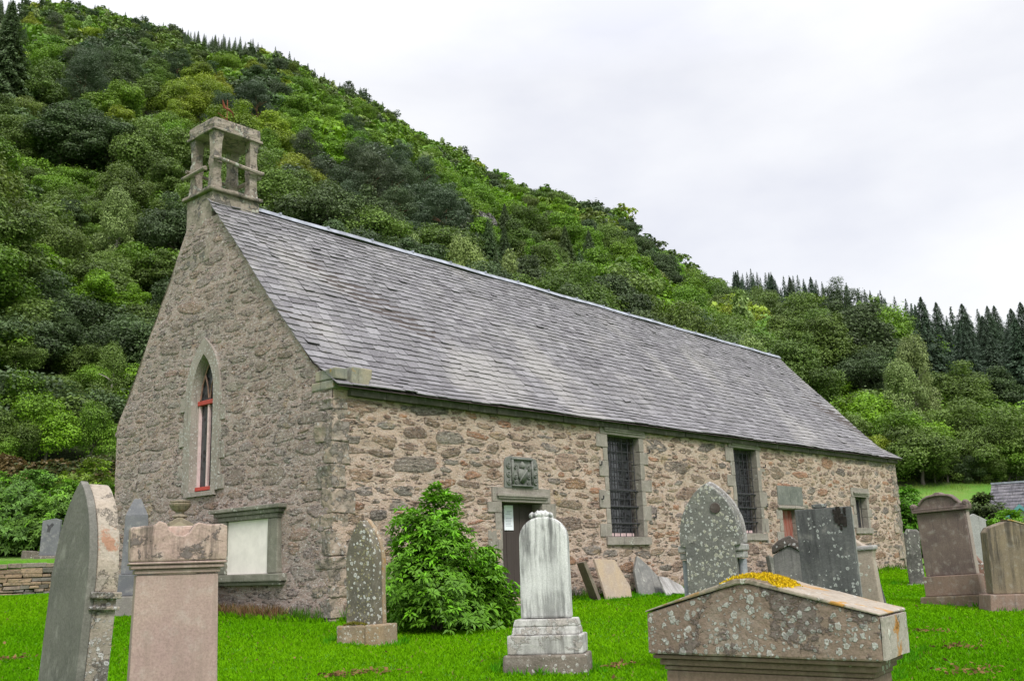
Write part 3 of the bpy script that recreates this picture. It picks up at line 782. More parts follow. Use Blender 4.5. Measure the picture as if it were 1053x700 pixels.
# bellcote
m = MB()
m.prism([(-.01, 6.45), (1.06, 6.9), (1.05, 7.84), (0, 7.84)], 3.70, 4.62)
bc = m.build('bellcote', MT['bell'], church, bevel=.025, sub=2, rough=.018, seed=2)
m = MB(); m.box(-.07, 1.11, 3.63, 4.69, 7.842, 7.91); m.build('bellcote_ledge', MT['bell'], bc, bevel=.02, sub=2, rough=.02, seed=5)
for i, (px, py) in enumerate(((.12, 3.82), (.12, 4.50), (.93, 3.82), (.93, 4.50))):
    m = MB(); h = .135
    zz = [7.905, 8.1, 8.33, 8.44, 8.52, 8.64, 8.9, 9.10]; wv = [.108, .086, .082, .096, .092, .078, .084, .108]
    for (za, wa), (zb, wb) in zip(zip(zz, wv), zip(zz[1:], wv[1:])):
        m.frustum(px-wa, px+wa, py-wa, py+wa, za, px-wb, px+wb, py-wb, py+wb, zb)
    m.build('bellcote_post', MT['bell'], bc, bevel=.0, sub=1, rough=.014, seed=i+3)
m = MB()
m.tube([(-.03, 3.66, 8.50), (.5, 3.655, 8.48), (1.10, 3.66, 8.45)], .040, 8); m.tube([(-.03, 4.64, 8.48), (.5, 4.64, 8.45), (1.08, 4.64, 8.44)], .038, 8)
m.tube([(-.02, 3.94, 8.36), (-.02, 4.78, 8.36)], .045, 8); m.tube([(1.06, 3.70, 8.38), (1.06, 4.72, 8.37)], .048, 8)
m.build('bellcote_rail', MT['bell'], bc, sub=1, rough=.015)
m = MB(); m.box(-.04, 1.10, 3.66, 4.66, 9.10, 9.16); m.box(.0, 1.06, 3.70, 4.62, 9.162, 9.38); m.build('bellcote_cap', MT['bell'], bc, bevel=.025, sub=2, rough=.018, seed=8)
m = MB()
m.tube([(.55, 4.15, 9.36), (.55, 4.15, 10.05)], .009, 6); m.tube([(.25, 4.0, 9.62), (.86, 4.30, 9.60)], .008, 5)
m.tube([(.42, 4.05, 9.80), (.60, 4.17, 9.86), (.74, 4.26, 9.88)], [.010, .028, .012], 6); m.tube([(.42, 4.05, 9.80), (.34, 4.0, 9.93)], [.035, .01], 5); m.tube([(.74, 4.26, 9.88), (.80, 4.3, 9.80)], [.02, .008], 5)
m.build('weathervane', MT['rust'], bc)

# notice on the door
m = MB(); m.box(4.22, 4.47, .225, .238, 1.27, 1.73); pn = m.build('paper_notice', MT['paper']); tag(pn, 'white paper notice pinned to the dark church door', 'notice')
m = MB(); r = random.Random(1)
for i in range(9):
    z = 1.62-.028*i-(.05 if i > 2 else 0); m.box(4.25+(.04 if i < 2 else 0), 4.44-r.uniform(0, .06), .2235, .2245, z, z+.009)
m.build('printed_lines', MT['ink'], pn)

# ------------------------------------------------------------------ gravestones
def spot(u, dep):
    """the point of the ground that far along the line of sight through column u"""
    lo, hi = -300., 1400.
    for _ in range(40):
        v = (lo+hi)/2; P = CAM + ray(u, v)*dep
        if P[2] > ground(P[0], P[1]): lo = v
        else: hi = v
    return P
def stand(name, label, u, dep, turn=0, lean=0, pitch=0, cat='gravestone', group=None, sink=.03, dz=0):
    P = spot(u, dep); sink -= dz; vd = Vector((P[0]-CAM[0], P[1]-CAM[1], 0)).normalized()
    th = math.atan2(-vd.x, vd.y) - math.radians(turn)
    o = empty(name, (P[0], P[1], float(ground(P[0], P[1]))-sink))
    Rm = Matrix.Rotation(math.radians(lean), 3, vd) @ Matrix.Rotation(th, 3, 'Z') @ Matrix.Rotation(math.radians(pitch), 3, 'X')
    o.rotation_euler = Rm.to_euler()
    return tag(o, label, cat, group)
def arch(hw, z0, zs, rise, n=12, pointed=True):
    if pointed: return [(x, z) for x, z in reversed(arch_pts(hw, z0, zs, rise, n))][::-1][::-1]
    return [(-hw, z0)] + [(-hw*math.cos(math.pi*i/(2*n)), zs+rise*math.sin(math.pi*i/(2*n))) for i in range(2*n+1)][::1] + [(hw, z0)]
def ccw(p):
    a = sum(p[i][0]*p[(i+1) % len(p)][1]-p[(i+1) % len(p)][0]*p[i][1] for i in range(len(p)))
    return p if a > 0 else p[::-1]
def slab(name, pts, y0, y1, mat, par, bevel=.012, sub=1, rough=.003, seed=0):
    m = MB(); m.prism(ccw(pts), y0, y1); return m.build(name, mat, par, bevel=bevel, sub=sub, rough=rough, seed=seed)

# grey pointed stone, near left, seen along its edge
G = stone_mat('smooth_grey_sandstone', (.125, .122, .108), (.165, .158, .138), spots=.06, streak=.15, streak_col=(.08, .078, .07), bump=.004, grain=80)
Gs = stone_mat('lichen_crusted_sandstone', (.26, .225, .19), (.32, .27, .22), spots=1.0, spot_col=(.58, .57, .57), spot_scale=38, spots2=1.0, spot2_col=(.42, .40, .38), crust=.5, crust_col=(.06, .055, .05), bump=.014)
Gr = stone_mat('flaking_orange_sandstone', (.33, .29, .24), (.37, .31, .25), yellow=.42, yellow_col=(.36, .19, .12), crust=.5, crust_col=(.11, .095, .08), bump=.012)
o = stand('gravestone', 'tall smooth grey pointed gravestone seen edge on with lichen crusted flaking side', 55, 5.0, turn=76, lean=3.4)
ap = arch_pts(.36, -.2, 1.12, .55, 14)
slab('slab', ap, -.07, -.03, G, o, bevel=.006)
m = MB(); m.prism(ccw(arch_pts(.356, 1.10, 1.12, .538, 14)), -.028, .08); m.build('weathered_head', Gr, o, bevel=.012, rough=.005, sub=1)
m = MB(); m.prism([(-.354, -.2), (.354, -.2), (.354, 1.098), (-.354, 1.098)], -.028, .08); m.build('crusted_back', Gs, o, bevel=.006, rough=.004, sub=2)
for z, e_, h_ in ((1.075, .030, .03), (1.02, .022, .016), (.52, .022, .022)):
    m = MB(); m.box(.355, .355+e_, -.05, .095, z, z+h_); m.build('string_course', Gs, o, bevel=.005, sub=1, rough=.003)

# pink granite pedestal
Pk = stone_mat('pink_sandstone', (.37, .265, .24), (.42, .315, .27), spots=.2, spot_col=(.5, .44, .40), streak=.7, streak_col=(.255, .195, .165), bump=.004, grain=70)
Pc = stone_mat('pink_capstone', (.40, .29, .25), (.46, .355, .29), streak=.6, streak_col=(.06, .05, .045), crust=.32, crust_col=(.06, .05, .046), bump=.007)
o = stand('gravestone', 'broad pink sandstone pedestal monument with chipped moulded cap', 174.5, 7.0, turn=-4, lean=.0, dz=.055)
D = .0062
m = MB(); m.frustum(-.30, .30, -.20, .20, -.2, -.272, .272, -.185, .185, 1.05); m.build('shaft', Pk, o, bevel=.012, sub=2, rough=.003)
m = MB(); m.box(-.285, .285, -.20, .20, 1.055, 1.085); m.box(-.31, .31, -.22, .22, 1.088, 1.115); m.box(-.325, .325, -.235, .235, 1.118, 1.135); m.build('moulding', Pk, o, bevel=.008)
cap = [(-.325, 1.138), (.325, 1.138), (.325, 1.375), (.29, 1.39), (.19, 1.385), (.12, 1.40), (.10, 1.385), (.07, 1.335), (.03, 1.31), (-.02, 1.318), (-.07, 1.355), (-.09, 1.40), (-.14, 1.415), (-.17, 1.385), (-.24, 1.38), (-.30, 1.37), (-.325, 1.35)]
slab('cap', cap, -.235, -.05, Pc, o, bevel=.012, sub=2, rough=.006, seed=4)
m = MB(); m.box(-.322, .322, -.048, .235, 1.139, 1.385); m.build('cap', Pc, o, bevel=.02, sub=2, rough=.008, seed=6)

# granite obelisk and urn monument before the gable
Gg = stone_mat('blue_grey_granite', (.145, .15, .165), (.19, .195, .205), spots=.2, bump=.003, grain=90)
o = stand('gravestone', 'blue grey granite obelisk with pointed top on stepped blocks beside the gable', 136, 17.6)
m = MB(); m.frustum(-.22, .22, -.22, .22, .72, -.19, .19, -.19, .19, 1.72); m.frustum(-.19, .19, -.19, .19, 1.72, -.06, .06, -.06, .06, 2.02); m.build('shaft', Gg, o, bevel=.01)
m = MB(); m.box(-.30, .30, -.30, .30, .36, .715); m.build('pedestal', Gg, o, bevel=.012)
m = MB(); m.box(-.42, .42, -.42, .42, -.3, .355); m.build('base', stone_mat('granite_base', (.22, .205, .19), (.28, .26, .23), spots=.3, bump=.01), o, bevel=.02, sub=1, rough=.008)
Sy = stone_mat('yellow_sandstone', (.31, .25, .17), (.25, .21, .16), spots=.25, streak=.4, bump=.006)
o = stand('gravestone', 'sandstone monument with small pediment carrying a carved urn, behind the pink pedestal', 181, 17.0)
m = MB(); m.box(-.30, .30, -.18, .18, .28, 1.42); m.build('body', Sy, o, bevel=.012)
m = MB(); m.box(-.40, .40, -.26, .26, -.2, .275); m.build('base', Sy, o, bevel=.015)
m = MB(); m.prism([(-.37, 1.425), (.37, 1.425), (.37, 1.47), (.04, 1.66), (-.04, 1.66), (-.37, 1.47)], -.22, .22); m.build('pediment', Sy, o, bevel=.012)
m = MB(); m.prism([(-.22, 1.47), (.22, 1.47), (0, 1.6)], -.235, -.2201); m.build('tympanum', stone_mat('pale_tympanum', (.40, .33, .24), (.36, .3, .22)), o)
m = MB(); m.lathe([(.08, 1.655), (.13, 1.68), (.13, 1.70), (.07, 1.73), (.06, 1.76), (.13, 1.80), (.175, 1.87), (.185, 1.90), (.155, 1.915), (.17, 1.93), (.17, 1.95), (.05, 1.97)], 20); m.build('urn', Sy, o, smooth=False)

# lichen spotted pointed stone left of the shrub
Lc = stone_mat('white_lichen_stone', (.115, .105, .085), (.16, .14, .105), spots=1.0, spot_col=(.62, .63, .60), spot_scale=21, spots2=.55, spot2_col=(.33, .30, .16), bump=.010)
Ls = stone_mat('rusty_lichen_edge', (.27, .21, .15), (.33, .24, .15), spots=.7, spot_col=(.55, .52, .45), spot_scale=26, yellow=.55, yellow_col=(.40, .21, .06), bump=.012)
o = stand('gravestone', 'narrow pointed gravestone thick with white lichen, left of the green shrub', 376, 12.4, turn=35, lean=-.5)
slab('slab', arch_pts(.215, .26, 1.0, .52, 12), -.10, .06, Lc, o, bevel=.012, sub=2, rough=.005)
slab('back_slab', arch_pts(.222, .26, 1.005, .53, 12), .062, .14, Ls, o, bevel=.018, sub=2, rough=.007)
m = MB(); m.box(-.31, .12, -.17, .20, -.2, .255); m.build('base', Ls, o, bevel=.02, sub=2, rough=.014, seed=2)
m = MB(); m.box(.125, .33, -.20, .22, -.2, .262); m.build('base', Ls, o, bevel=.02, sub=2, rough=.010, seed=5)
rng = np.random.default_rng(5)
def cushion(name, par, mat, pts, size, seed):
    """a moss cushion: short upright tufts over the given points"""
    r = np.random.default_rng(seed); P = np.asarray(pts); n = len(P)
    a = r.uniform(0, 2*np.pi, n); dx = np.stack([np.cos(a), np.sin(a), 0*a], -1)*size*r.uniform(.6, 1.3, (n, 1)); t = np.stack([r.normal(0, .35, n), r.normal(0, .35, n), np.ones(n)], -1)*size*r.uniform(.8, 2.0, (n, 1))
    V = np.stack([P-dx, P+dx, P+dx*.4+t, P-dx*.4+t], 1).reshape(-1, 3); o_ = from_np(name, V, np.arange(4*n).reshape(-1, 4), mat, par)
    return o_
moss = plain('olive_moss', (.13, .12, .015), .95, .5, 40)
cushion('moss', o, moss, [(x, y, .25+.05*max(0, 1-((x+.05)/.2)**2)*rng.uniform(.3, 1)) for x, y in zip(rng.uniform(-.22, .12, 500), rng.uniform(-.17, -.09, 500))], .007, 1)

# white marble stone on three steps
Wm = stone_mat('weathered_white_marble', (.60, .60, .59), (.70, .70, .69), streak=.85, streak_col=(.10, .10, .10), spots=.0, crust=.12, crust_col=(.16, .16, .16), bump=.004, grain=80)
Ws = stone_mat('stained_marble_step', (.46, .45, .43), (.60, .59, .57), streak=.75, streak_col=(.13, .125, .12), crust=.55, crust_col=(.13, .12, .11), bump=.008)
Wb = stone_mat('dark_plinth', (.15, .13, .11), (.20, .17, .14), spots=.45, spot_col=(.55, .54, .50), spot_scale=24, bump=.014)
o = stand('gravestone', 'round topped white marble gravestone on three stepped blocks before the door', 564.5, 9.86, turn=9)
zs = 1.27; hw = .243
pts = [(-hw-.006, .535), (-hw, zs)] + [(-hw*math.cos(a), zs+.245*math.sin(a)**.85) for a in np.linspace(0, math.pi, 25)[1:-1]] + [(hw, zs), (hw+.006, .535)]
slab('slab', pts, -.075, .085, Wm, o, bevel=.022, sub=2, rough=.0025)
m = MB(); m.frustum(-.33, .33, -.16, .18, .385, -.318, .318, -.145, .165, .46); m.frustum(-.318, .318, -.145, .165, .462, -.30, .30, -.13, .15, .53); m.build('step', Ws, o, bevel=.012, sub=1, rough=.004)
m = MB(); m.box(-.365, .365, -.20, .22, .205, .382); m.build('step', Ws, o, bevel=.014, sub=2, rough=.005, seed=3)
m = MB(); m.frustum(-.42, .42, -.26, .28, -.15, -.395, .395, -.235, .255, .202); m.build('plinth', Wb, o, bevel=.018, sub=2, rough=.010)
m = MB(); r = random.Random(2)
for i in range(9):
    a = math.pi*(i+.5)/9; rr = .075+.02*(i % 2)
    c = Vector((-.01+rr*math.cos(a)*1.15, -.03+r.uniform(-.02, .02), 1.50+rr*math.sin(a)*.55))
    b = r.uniform(.026, .036); m.lathe([(b*.2, c.z-b), (b*.85, c.z-b*.5), (b, c.z), (b*.8, c.z+b*.55), (b*.15, c.z+b)], 9, c.x, c.y)
m.lathe([(.03, 1.49), (.055, 1.53), (.03, 1.565), (.008, 1.575)], 9, -.01, -.03)
m.build('floral_crest', Wm, o, smooth=True)

# shouldered Gothic stone behind the pediment
Lg = stone_mat('grey_lichen_stone', (.13, .13, .122), (.175, .172, .155), spots=1.0, spot_col=(.47, .46, .37), spot_scale=24, spots2=.8, spot2_col=(.55, .56, .53), crust=.22, crust_col=(.05, .048, .045), streak=.25, bump=.010)
Lw = stone_mat('white_crusted_stone', (.24, .225, .215), (.36, .35, .34), spots=.8, spot_col=(.58, .57, .58), spot_scale=30, crust=.25, bump=.012)
o = stand('gravestone', 'lichened grey stone with Gothic arched head and side colonnettes', 742, 9.2, turn=16)
hd = arch_pts(.285, 1.225, 1.30, .50, 14)
slab('slab', [(-.235, -.2)] + [(-.235, 1.215)] + hd + [(.235, 1.215), (.235, -.2)], -.07, .07, Lg, o, bevel=.008, sub=2, rough=.004)
slab('arch_rim', arch_pts(.305, 1.235, 1.30, .53, 14), .072, .15, Lw, o, bevel=.02, sub=2, rough=.006)
Cg = stone_mat('blue_grey_column', (.22, .235, .27), (.27, .28, .31), bump=.003)
for sx in (-1, 1):
    m = MB(); m.lathe([(.038, .0), (.038, 1.10)], 14, sx*.268, .05); m.build('colonnette', Cg, o, smooth=False)
    m = MB(); m.box(sx*.255-.06, sx*.255+.06, -.05, .15, 1.172, 1.232); m.box(sx*.255-.05, sx*.255+.05, -.03, .13, 1.105, 1.168); m.build('capital', Lw, o, bevel=.012)
m = MB(); m.box(-.33, .33, -.14, .2, -.25, .0); m.build('base', Lg, o, bevel=.015)
m = MB(); m.prism([(.08+.05*math.cos(a), 1.565+.05*math.sin(a)) for a in np.linspace(0, 2*math.pi, 15)[:-1]], -.080, -.0705); m.build('roundel', stone_mat('dark_roundel', (.10, .075, .065), (.07, .055, .05)), o, bevel=.004)

# dark slab with its lower neighbours
Ds = stone_mat('dark_slate_slab', (.075, .077, .079), (.12, .122, .122), spots=.38, spot_col=(.42, .44, .42), spot_scale=30, streak=.6, streak_col=(.03, .03, .031), bump=.006)
o = stand('gravestone', 'dark grey rectangular slab with small raised block on its top edge', 866, 9.4, turn=11, lean=-1.2)
slab('slab', [(-.255, -.2), (.26, -.2), (.262, 1.565), (-.252, 1.565)], -.05, .04, Ds, o, bevel=.007)
slab('edge_slab', [(-.25, -.2), (.258, -.2), (.26, 1.56), (-.25, 1.56)], .042, .10, stone_mat('pale_slab_edge', (.27, .27, .265), (.22, .22, .215), bump=.006), o, bevel=.008)
m = MB(); m.box(-.09, .04, -.045, .04, 1.568, 1.605); m.build('finial_stub', Ds, o, bevel=.008)
m = MB(); r = random.Random(8)
for i in range(14):
    x = .16+r.uniform(-.05, .075); z = 1.55-abs(r.gauss(0, .09)); s_ = r.uniform(.012, .035); m.box(x-s_*.6, x+s_*.6, -.058, -.051, z-s_*1.6, z+s_, .004, r)
m.build('black_crust', plain('black_crust', (.022, .018, .016), .95, .4, 30), o)
Br = stone_mat('buff_shouldered_stone', (.31, .26, .21), (.37, .31, .255), spots=.3, streak=.3, streak_col=(.16, .13, .105), bump=.006)
o = stand('gravestone', 'buff sandstone with sloping shoulder standing behind the dark slab', 886, 10.6, turn=14, lean=-2.5)
slab('slab', [(-.32, -.2), (.32, -.2), (.285, 1.05), (.30, 1.12), (.29, 1.16), (.20, 1.18), (.12, 1.24), (.085, 1.32), (.07, 1.42), (-.26, 1.42), (-.285, 1.05)], -.08, .08, Br, o, bevel=.012)
m = MB(); m.box(.14, .315, -.10, .10, 1.125, 1.172); m.build('shoulder_moulding', Lw, o, bevel=.015, sub=1, rough=.006)
o = stand('gravestone', 'thin dark slate slab leaning behind the buff shouldered stone', 908, 11.3, turn=40, lean=-9)
slab('slab', [(-.22, -.2), (.22, -.2), (.20, .72), (.08, .86), (-.2, .88)], -.03, .03, Ds, o, bevel=.008)
Sm = stone_mat('small_grey_stone', (.15, .148, .145), (.20, .195, .185), spots=.3, spot_scale=28, streak=.6, streak_col=(.06, .058, .055), bump=.006)
o = stand('gravestone', 'small grey gravestone with black crusted gabled top, left of the dark slab', 822, 10.4, turn=8)
slab('slab', [(-.165, -.2), (.165, -.2), (.165, 1.10), (.0, 1.20), (-.165, 1.10)], -.05, .06, Sm, o, bevel=.008)
slab('gabled_top', [(-.175, 1.105), (.0, 1.20), (.175, 1.105), (.172, 1.19), (.12, 1.23), (.02, 1.30), (-.10, 1.25), (-.172, 1.19)], -.07, .07, stone_mat('black_crusted_top', (.07, .06, .052), (.12, .10, .09), spots=.5, spot_col=(.5, .5, .49), spot_scale=24, bump=.016), o, bevel=.015, sub=2, rough=.012)

# the big pedimented stone in the foreground
Pf = stone_mat('brown_pediment_stone', (.215, .155, .125), (.265, .195, .155), spots=.8, spot_col=(.50, .50, .48), spot_scale=34, spots2=.9, spot2_col=(.40, .40, .375), yellow=.2, yellow_col=(.40, .18, .03), crust=.5, crust_col=(.065, .052, .047), bump=.010, grain=85)
Pm = stone_mat('brown_moulding_stone', (.19, .13, .105), (.24, .165, .13), spots=.18, spot_scale=20, streak=.2, bump=.005, grain=85)
Pt = stone_mat('weathered_pediment_top', (.27, .225, .18), (.35, .30, .245), spots=.4, spot_col=(.5, .49, .44), spot_scale=24, yellow=.75, yellow_col=(.44, .22, .03), bump=.010)
Pe = stone_mat('orange_lichen_end', (.48, .44, .40), (.36, .32, .28), yellow=.62, yellow_col=(.46, .20, .02), crust=.2, spots=.3, spot_scale=12, bump=.010)
o = stand('gravestone', 'low broad pedimented gravestone with yellow moss on its ridge, in front', 815, 3.42, turn=19, lean=1.0, sink=.05)
o.location.z = CAM[2]-.058-1.268+.0
hw, zb, zt, za, y0, y1 = .415, .995, 1.138, 1.240, -.16, .20
pts = [(-hw, zb), (hw, zb), (hw, zt), (-.02, za), (-.06, za), (-hw, zt)]
slab('pediment', pts, y0, y1, Pf, o, bevel=.008, sub=2, rough=.003)
m = MB()                                                        # sloping top slabs, slightly proud of the face
t = .016
m.prism(ccw([(-hw-.004, zt+.001), (-.062, za+.002), (-.018, za+.002), (hw+.004, zt+.001), (hw+.004, zt+.008), (-.01, za+t), (-.07, za+t), (-hw-.004, zt+.008)]), y0-.006, y1+.006)
m.build('coping', Pt, o, bevel=.008, sub=2, rough=.005)
m = MB(); m.box(hw+.001, hw+.009, y0+.004, y1-.004, zb+.004, zt-.004); m.build('pediment_end', Pe, o, sub=3, rough=.003)
m = MB()
for z0_, z1_, e_ in ((.978, .9935, -.012), (.955, .9765, -.030), (.938, .9535, -.042), (.880, .9365, -.048), (.862, .8785, -.062)):
    m.box(-hw-e_, hw+e_, y0-e_, y1+e_, z0_, z1_)
m.build('cornice_moulding', Pm, o, bevel=.006, sub=1, rough=.002)
m = MB(); m.box(-hw+.085, hw-.085, y0+.075, y1-.075, -.2, .861); m.build('shaft', stone_mat('lichened_shaft', (.27, .215, .185), (.22, .175, .15), spots=.8, spot_col=(.52, .52, .50), spot_scale=14, bump=.006), o, bevel=.01)
ymoss = plain('yellow_moss', (.50, .34, .005), .95, .35, 60)
rng = np.random.default_rng(6); P = []
while len(P) < 4200:
    x = rng.uniform(-.12, .19); y = rng.uniform(y0-.016, y1)
    lim = (1-((x+.005)/.125)**2)*(1 if x < .05 else .8) - max(0, (y-.03)/.17)*.7 - .25*rng.random() - .25*abs(math.sin(y*23+x*17))*.8
    if lim < 0: continue
    zz = za+t+.004 - max(0, x+.01)*(za-zt)/(hw+.01) - max(0, -.07-x)*(za-zt)/(hw-.05)
    P.append((x, y, zz-.006+.026*lim*rng.uniform(.4, 1)))
cushion('moss', o, ymoss, P, .0034, 2)

# brown stones on the right
Rb = stone_mat('dark_brown_sandstone', (.135, .10, .092), (.185, .14, .12), spots=.12, spot_col=(.30, .22, .18), streak=.4, streak_col=(.075, .058, .055), bump=.005)
Rp = stone_mat('red_brown_sandstone', (.24, .165, .13), (.20, .145, .12), streak=.35, spots=.1, bump=.006)
Rl = stone_mat('lit_stone_edge', (.36, .31, .27), (.30, .25, .22), bump=.006)  # lit right side of the brown tablet, brightness put into the colour
o = stand('gravestone', 'tall brown gravestone with scrolled top on a red brown base, right of the church', 984, 17.4, turn=17, lean=-2.2)
cp = [(-.475, 1.62), (.475, 1.62), (.49, 1.70), (.46, 1.77), (.38, 1.74), (.34, 1.76), (.26, 1.85), (.20, 1.905), (.08, 1.925), (.03, 1.955), (-.03, 1.955), (-.08, 1.925), (-.20, 1.905), (-.26, 1.85), (-.34, 1.76), (-.38, 1.74), (-.46, 1.77), (-.49, 1.70)]
slab('scrolled_cap', cp, -.12, .12, Rb, o, bevel=.02)
m = MB()
m.tube([(-.33, -.135, 1.765), (-.25, -.135, 1.85), (-.19, -.135, 1.88), (-.05, -.135, 1.90), (.05, -.135, 1.90), (.19, -.135, 1.88), (.25, -.135, 1.85), (.33, -.135, 1.765)], .022, 6)
for sx in (-1, 1): m.lathe([(.03, -.07), (.055, -.04), (.055, .04), (.03, .07)], 12, 0, 0)
m.v = [(x, y, z) if i < 48 else ((-1 if i < 96 else 1)*.445+x, z-.06, 1.735+y) for i, (x, y, z) in enumerate(m.v)]
m.box(-.46, .46, -.15, -.121, 1.625, 1.66); m.box(-.44, .44, -.14, -.121, 1.665, 1.69)
m.build('scroll_moulding', Rb, o, bevel=.006)
m = MB(); m.box(-.41, .41, -.09, .08, .54, 1.617); m.build('tablet', Rb, o, bevel=.012)
m = MB(); m.box(.412, .432, -.06, .10, .54, 1.61); m.build('tablet_edge', Rl, o, bevel=.006)
m = MB(); m.box(-.45, .47, -.15, .17, .20, .537); m.build('die', Rp, o, bevel=.014, sub=1, rough=.004)
m = MB(); m.frustum(-.56, .56, -.24, .24, -.25, -.53, .53, -.20, .2, .197); m.build('plinth', stone_mat('mossy_brown_plinth', (.14, .11, .07), (.18, .13, .09), streak=.4, bump=.01), o, bevel=.02, sub=1, rough=.006)
Rk = stone_mat('khaki_sandstone', (.235, .185, .125), (.20, .16, .115), streak=.75, streak_col=(.05, .043, .036), bump=.006)
o = stand('gravestone', 'khaki brown gravestone with pointed top and dark streaks at the right edge', 1050, 16.2, turn=-24, lean=1)
pts = [(-.46, .30), (.46, .30), (.46, 1.28), (.30, 1.33), (-.06, 1.44), (-.10, 1.44), (-.40, 1.34), (-.46, 1.26)]
slab('slab', pts, -.13, .13, Rk, o, bevel=.014)
m = MB(); m.prism(ccw([(-.10, 1.443), (-.06, 1.443), (.30, 1.333), (.47, 1.284), (.47, 1.31), (.30, 1.36), (-.06, 1.465), (-.12, 1.465)]), -.14, .14); m.build('coping', stone_mat('yellowed_coping', (.38, .30, .12), (.30, .25, .17), yellow=.6), o, bevel=.008)
m = MB(); m.frustum(-.60, .60, -.26, .26, -.25, -.55, .55, -.22, .22, .297); m.build('plinth', Rp, o, bevel=.02, sub=1, rough=.006)
o = stand('gravestone', 'rough dark gravestone half hidden left of the brown scrolled stone', 943, 23.5)
slab('slab', [(-.16, -.2), (.18, -.2), (.18, 1.20), (.12, 1.30), (-.10, 1.28), (-.16, 1.18)], -.1, .1, stone_mat('rough_dark_stone', (.10, .095, .09), (.17, .16, .15), spots=.5, bump=.02), o, bevel=.03, sub=2, rough=.03)
m = MB(); m.box(-.24, .26, -.2, .2, -.3, .05); m.build('base', Wb, o, bevel=.02)
o = stand('gravestone', 'pale stone with low gabled top behind the khaki gravestone', 1011, 20.0, turn=-10)
slab('slab', [(-.19, -.2), (.21, -.2), (.21, 1.45), (.25, 1.46), (.0, 1.60), (-.25, 1.46), (-.19, 1.45)], -.08, .08, stone_mat('pale_grey_stone', (.40, .40, .39), (.33, .33, .32), streak=.3), o, bevel=.012)
o = stand('gravestone', 'mottled red and white boulder stone glimpsed beside the brown scrolled gravestone', 1006, 18.9)
slab('slab', [(-.2, -.2), (.2, -.2), (.2, .62), (.05, .85), (-.15, .8)], -.12, .12, stone_mat('mottled_red_stone', (.22, .12, .09), (.30, .20, .17), spots=.85, spot_col=(.55, .53, .52), spot_scale=18, bump=.02), o, bevel=.03, sub=2, rough=.02)
# far left, beyond the retaining wall
o = stand('gravestone', 'slim blue grey headstone standing on the bank behind the drystone wall', 50, 27.6, turn=20, lean=2, sink=.05)
slab('slab', [(-.24, .12), (.24, .12), (.24, 1.08), (.10, 1.12), (-.24, 1.05)], -.07, .07, Gg, o, bevel=.012)
m = MB(); m.box(-.34, .34, -.16, .16, -.2, .117); m.build('base', Wb, o, bevel=.02)
m = MB(); m.prism([(-.10, .75), (-.02, .75), (.0, .85), (.08, .95), (.03, 1.0), (-.05, .92), (-.12, .98), (-.08, .86)], -.075, -.0705); m.build('carved_emblem', plain('dark_inlay', (.06, .06, .065)), o)
o = stand('gravestone', 'dark low stone lying under the left hand bush behind the drystone wall', 33, 28.0, sink=.05)
slab('slab', [(-.3, -.1), (.3, -.1), (.27, .22), (-.25, .26)], -.15, .15, Wb, o, bevel=.03, sub=1, rough=.02)

# slabs and fragments leaning on the long wall
def lean_on_wall(label, x, y, pts, th, mat, back, rz=0, name='stone_slab', cat='stone slab'):
    o = empty(name, (x, y, float(ground(x, y))-.02)); o.rotation_euler = (math.radians(-back), 0, math.radians(rz)); tag(o, label, cat)
    slab('slab', pts, -th/2, th/2, mat, o, bevel=.012, sub=1, rough=.006, seed=int(x*10)); return o
Bf = stone_mat('buff_orange_slab', (.37, .30, .245), (.43, .33, .225), streak=.2, streak_col=(.28, .25, .22), spots=.1, bump=.004)
lean_on_wall('broad buff and orange slab with broken corner leaning on the wall under the window', 6.55, -.62, [(-.52, 0), (.50, 0), (.60, .25), (.50, .42), (.33, .80), (-.50, .83)], .05, Bf, 18, 8)
lean_on_wall('narrow brown slab set edgeways against the buff slab', 5.86, -.60, [(-.16, 0), (.2, 0), (.14, .80), (-.2, .82)], .07, stone_mat('brown_edge_slab', (.17, .14, .11), (.22, .18, .14)), 22, 62)
lean_on_wall('dark pointed slate slab leaning beside the buff slab', 7.9, -.50, [(-.42, 0), (.42, 0), (.36, .30), (.10, .62), (-.14, .86), (-.34, .55)], .07, stone_mat('dark_pointed_slab', (.16, .16, .155), (.24, .235, .22), spots=.3, streak=.2), 20, -12)
lean_on_wall('broken white marble fragment propped before the pointed slab', 8.05, -.98, [(-.34, 0), (-.22, -.02), (-.1, .08), (.10, .04), (.36, 0), (.34, .24), (.05, .46), (-.20, .52)], .05, stone_mat('white_fragment', (.40, .39, .38), (.28, .27, .265), streak=.7, streak_col=(.12, .11, .1)), 38, -6)
lean_on_wall('blue slate fragment lying against the foot of the wall', 10.3, -.55, [(-.34, 0), (.36, 0), (.30, .16), (-.1, .34), (-.34, .22)], .06, Cg, 42, -10)
lean_on_wall('small pale upright stone at the wall foot beside the blue slate', 9.75, -.62, [(-.14, 0), (.16, 0), (.12, .36), (-.08, .40)], .08, Lw, 15, 10)
lean_on_wall('brown round topped stone leaning near the blue slate fragment', 11.1, -.45, [(-.30, 0), (.32, 0), (.34, .40), (.2, .66), (-.08, .70), (-.28, .45)], .10, stone_mat('brown_round_stone', (.24, .20, .165), (.30, .26, .22), spots=.3), 18, -14)
lean_on_wall('dark wedge of stone propped by the wall below the second window', 13.5, -.45, [(-.30, 0), (.30, 0), (.24, .55), (-.16, .70)], .12, stone_mat('dark_wedge', (.09, .095, .08), (.13, .13, .11)), 16, -10)
lean_on_wall('pale flat slab lying at a slant below the second window', 12.6, -.70, [(-.5, 0), (.55, 0), (.5, .32), (-.4, .42)], .07, Lw, 50, -16)

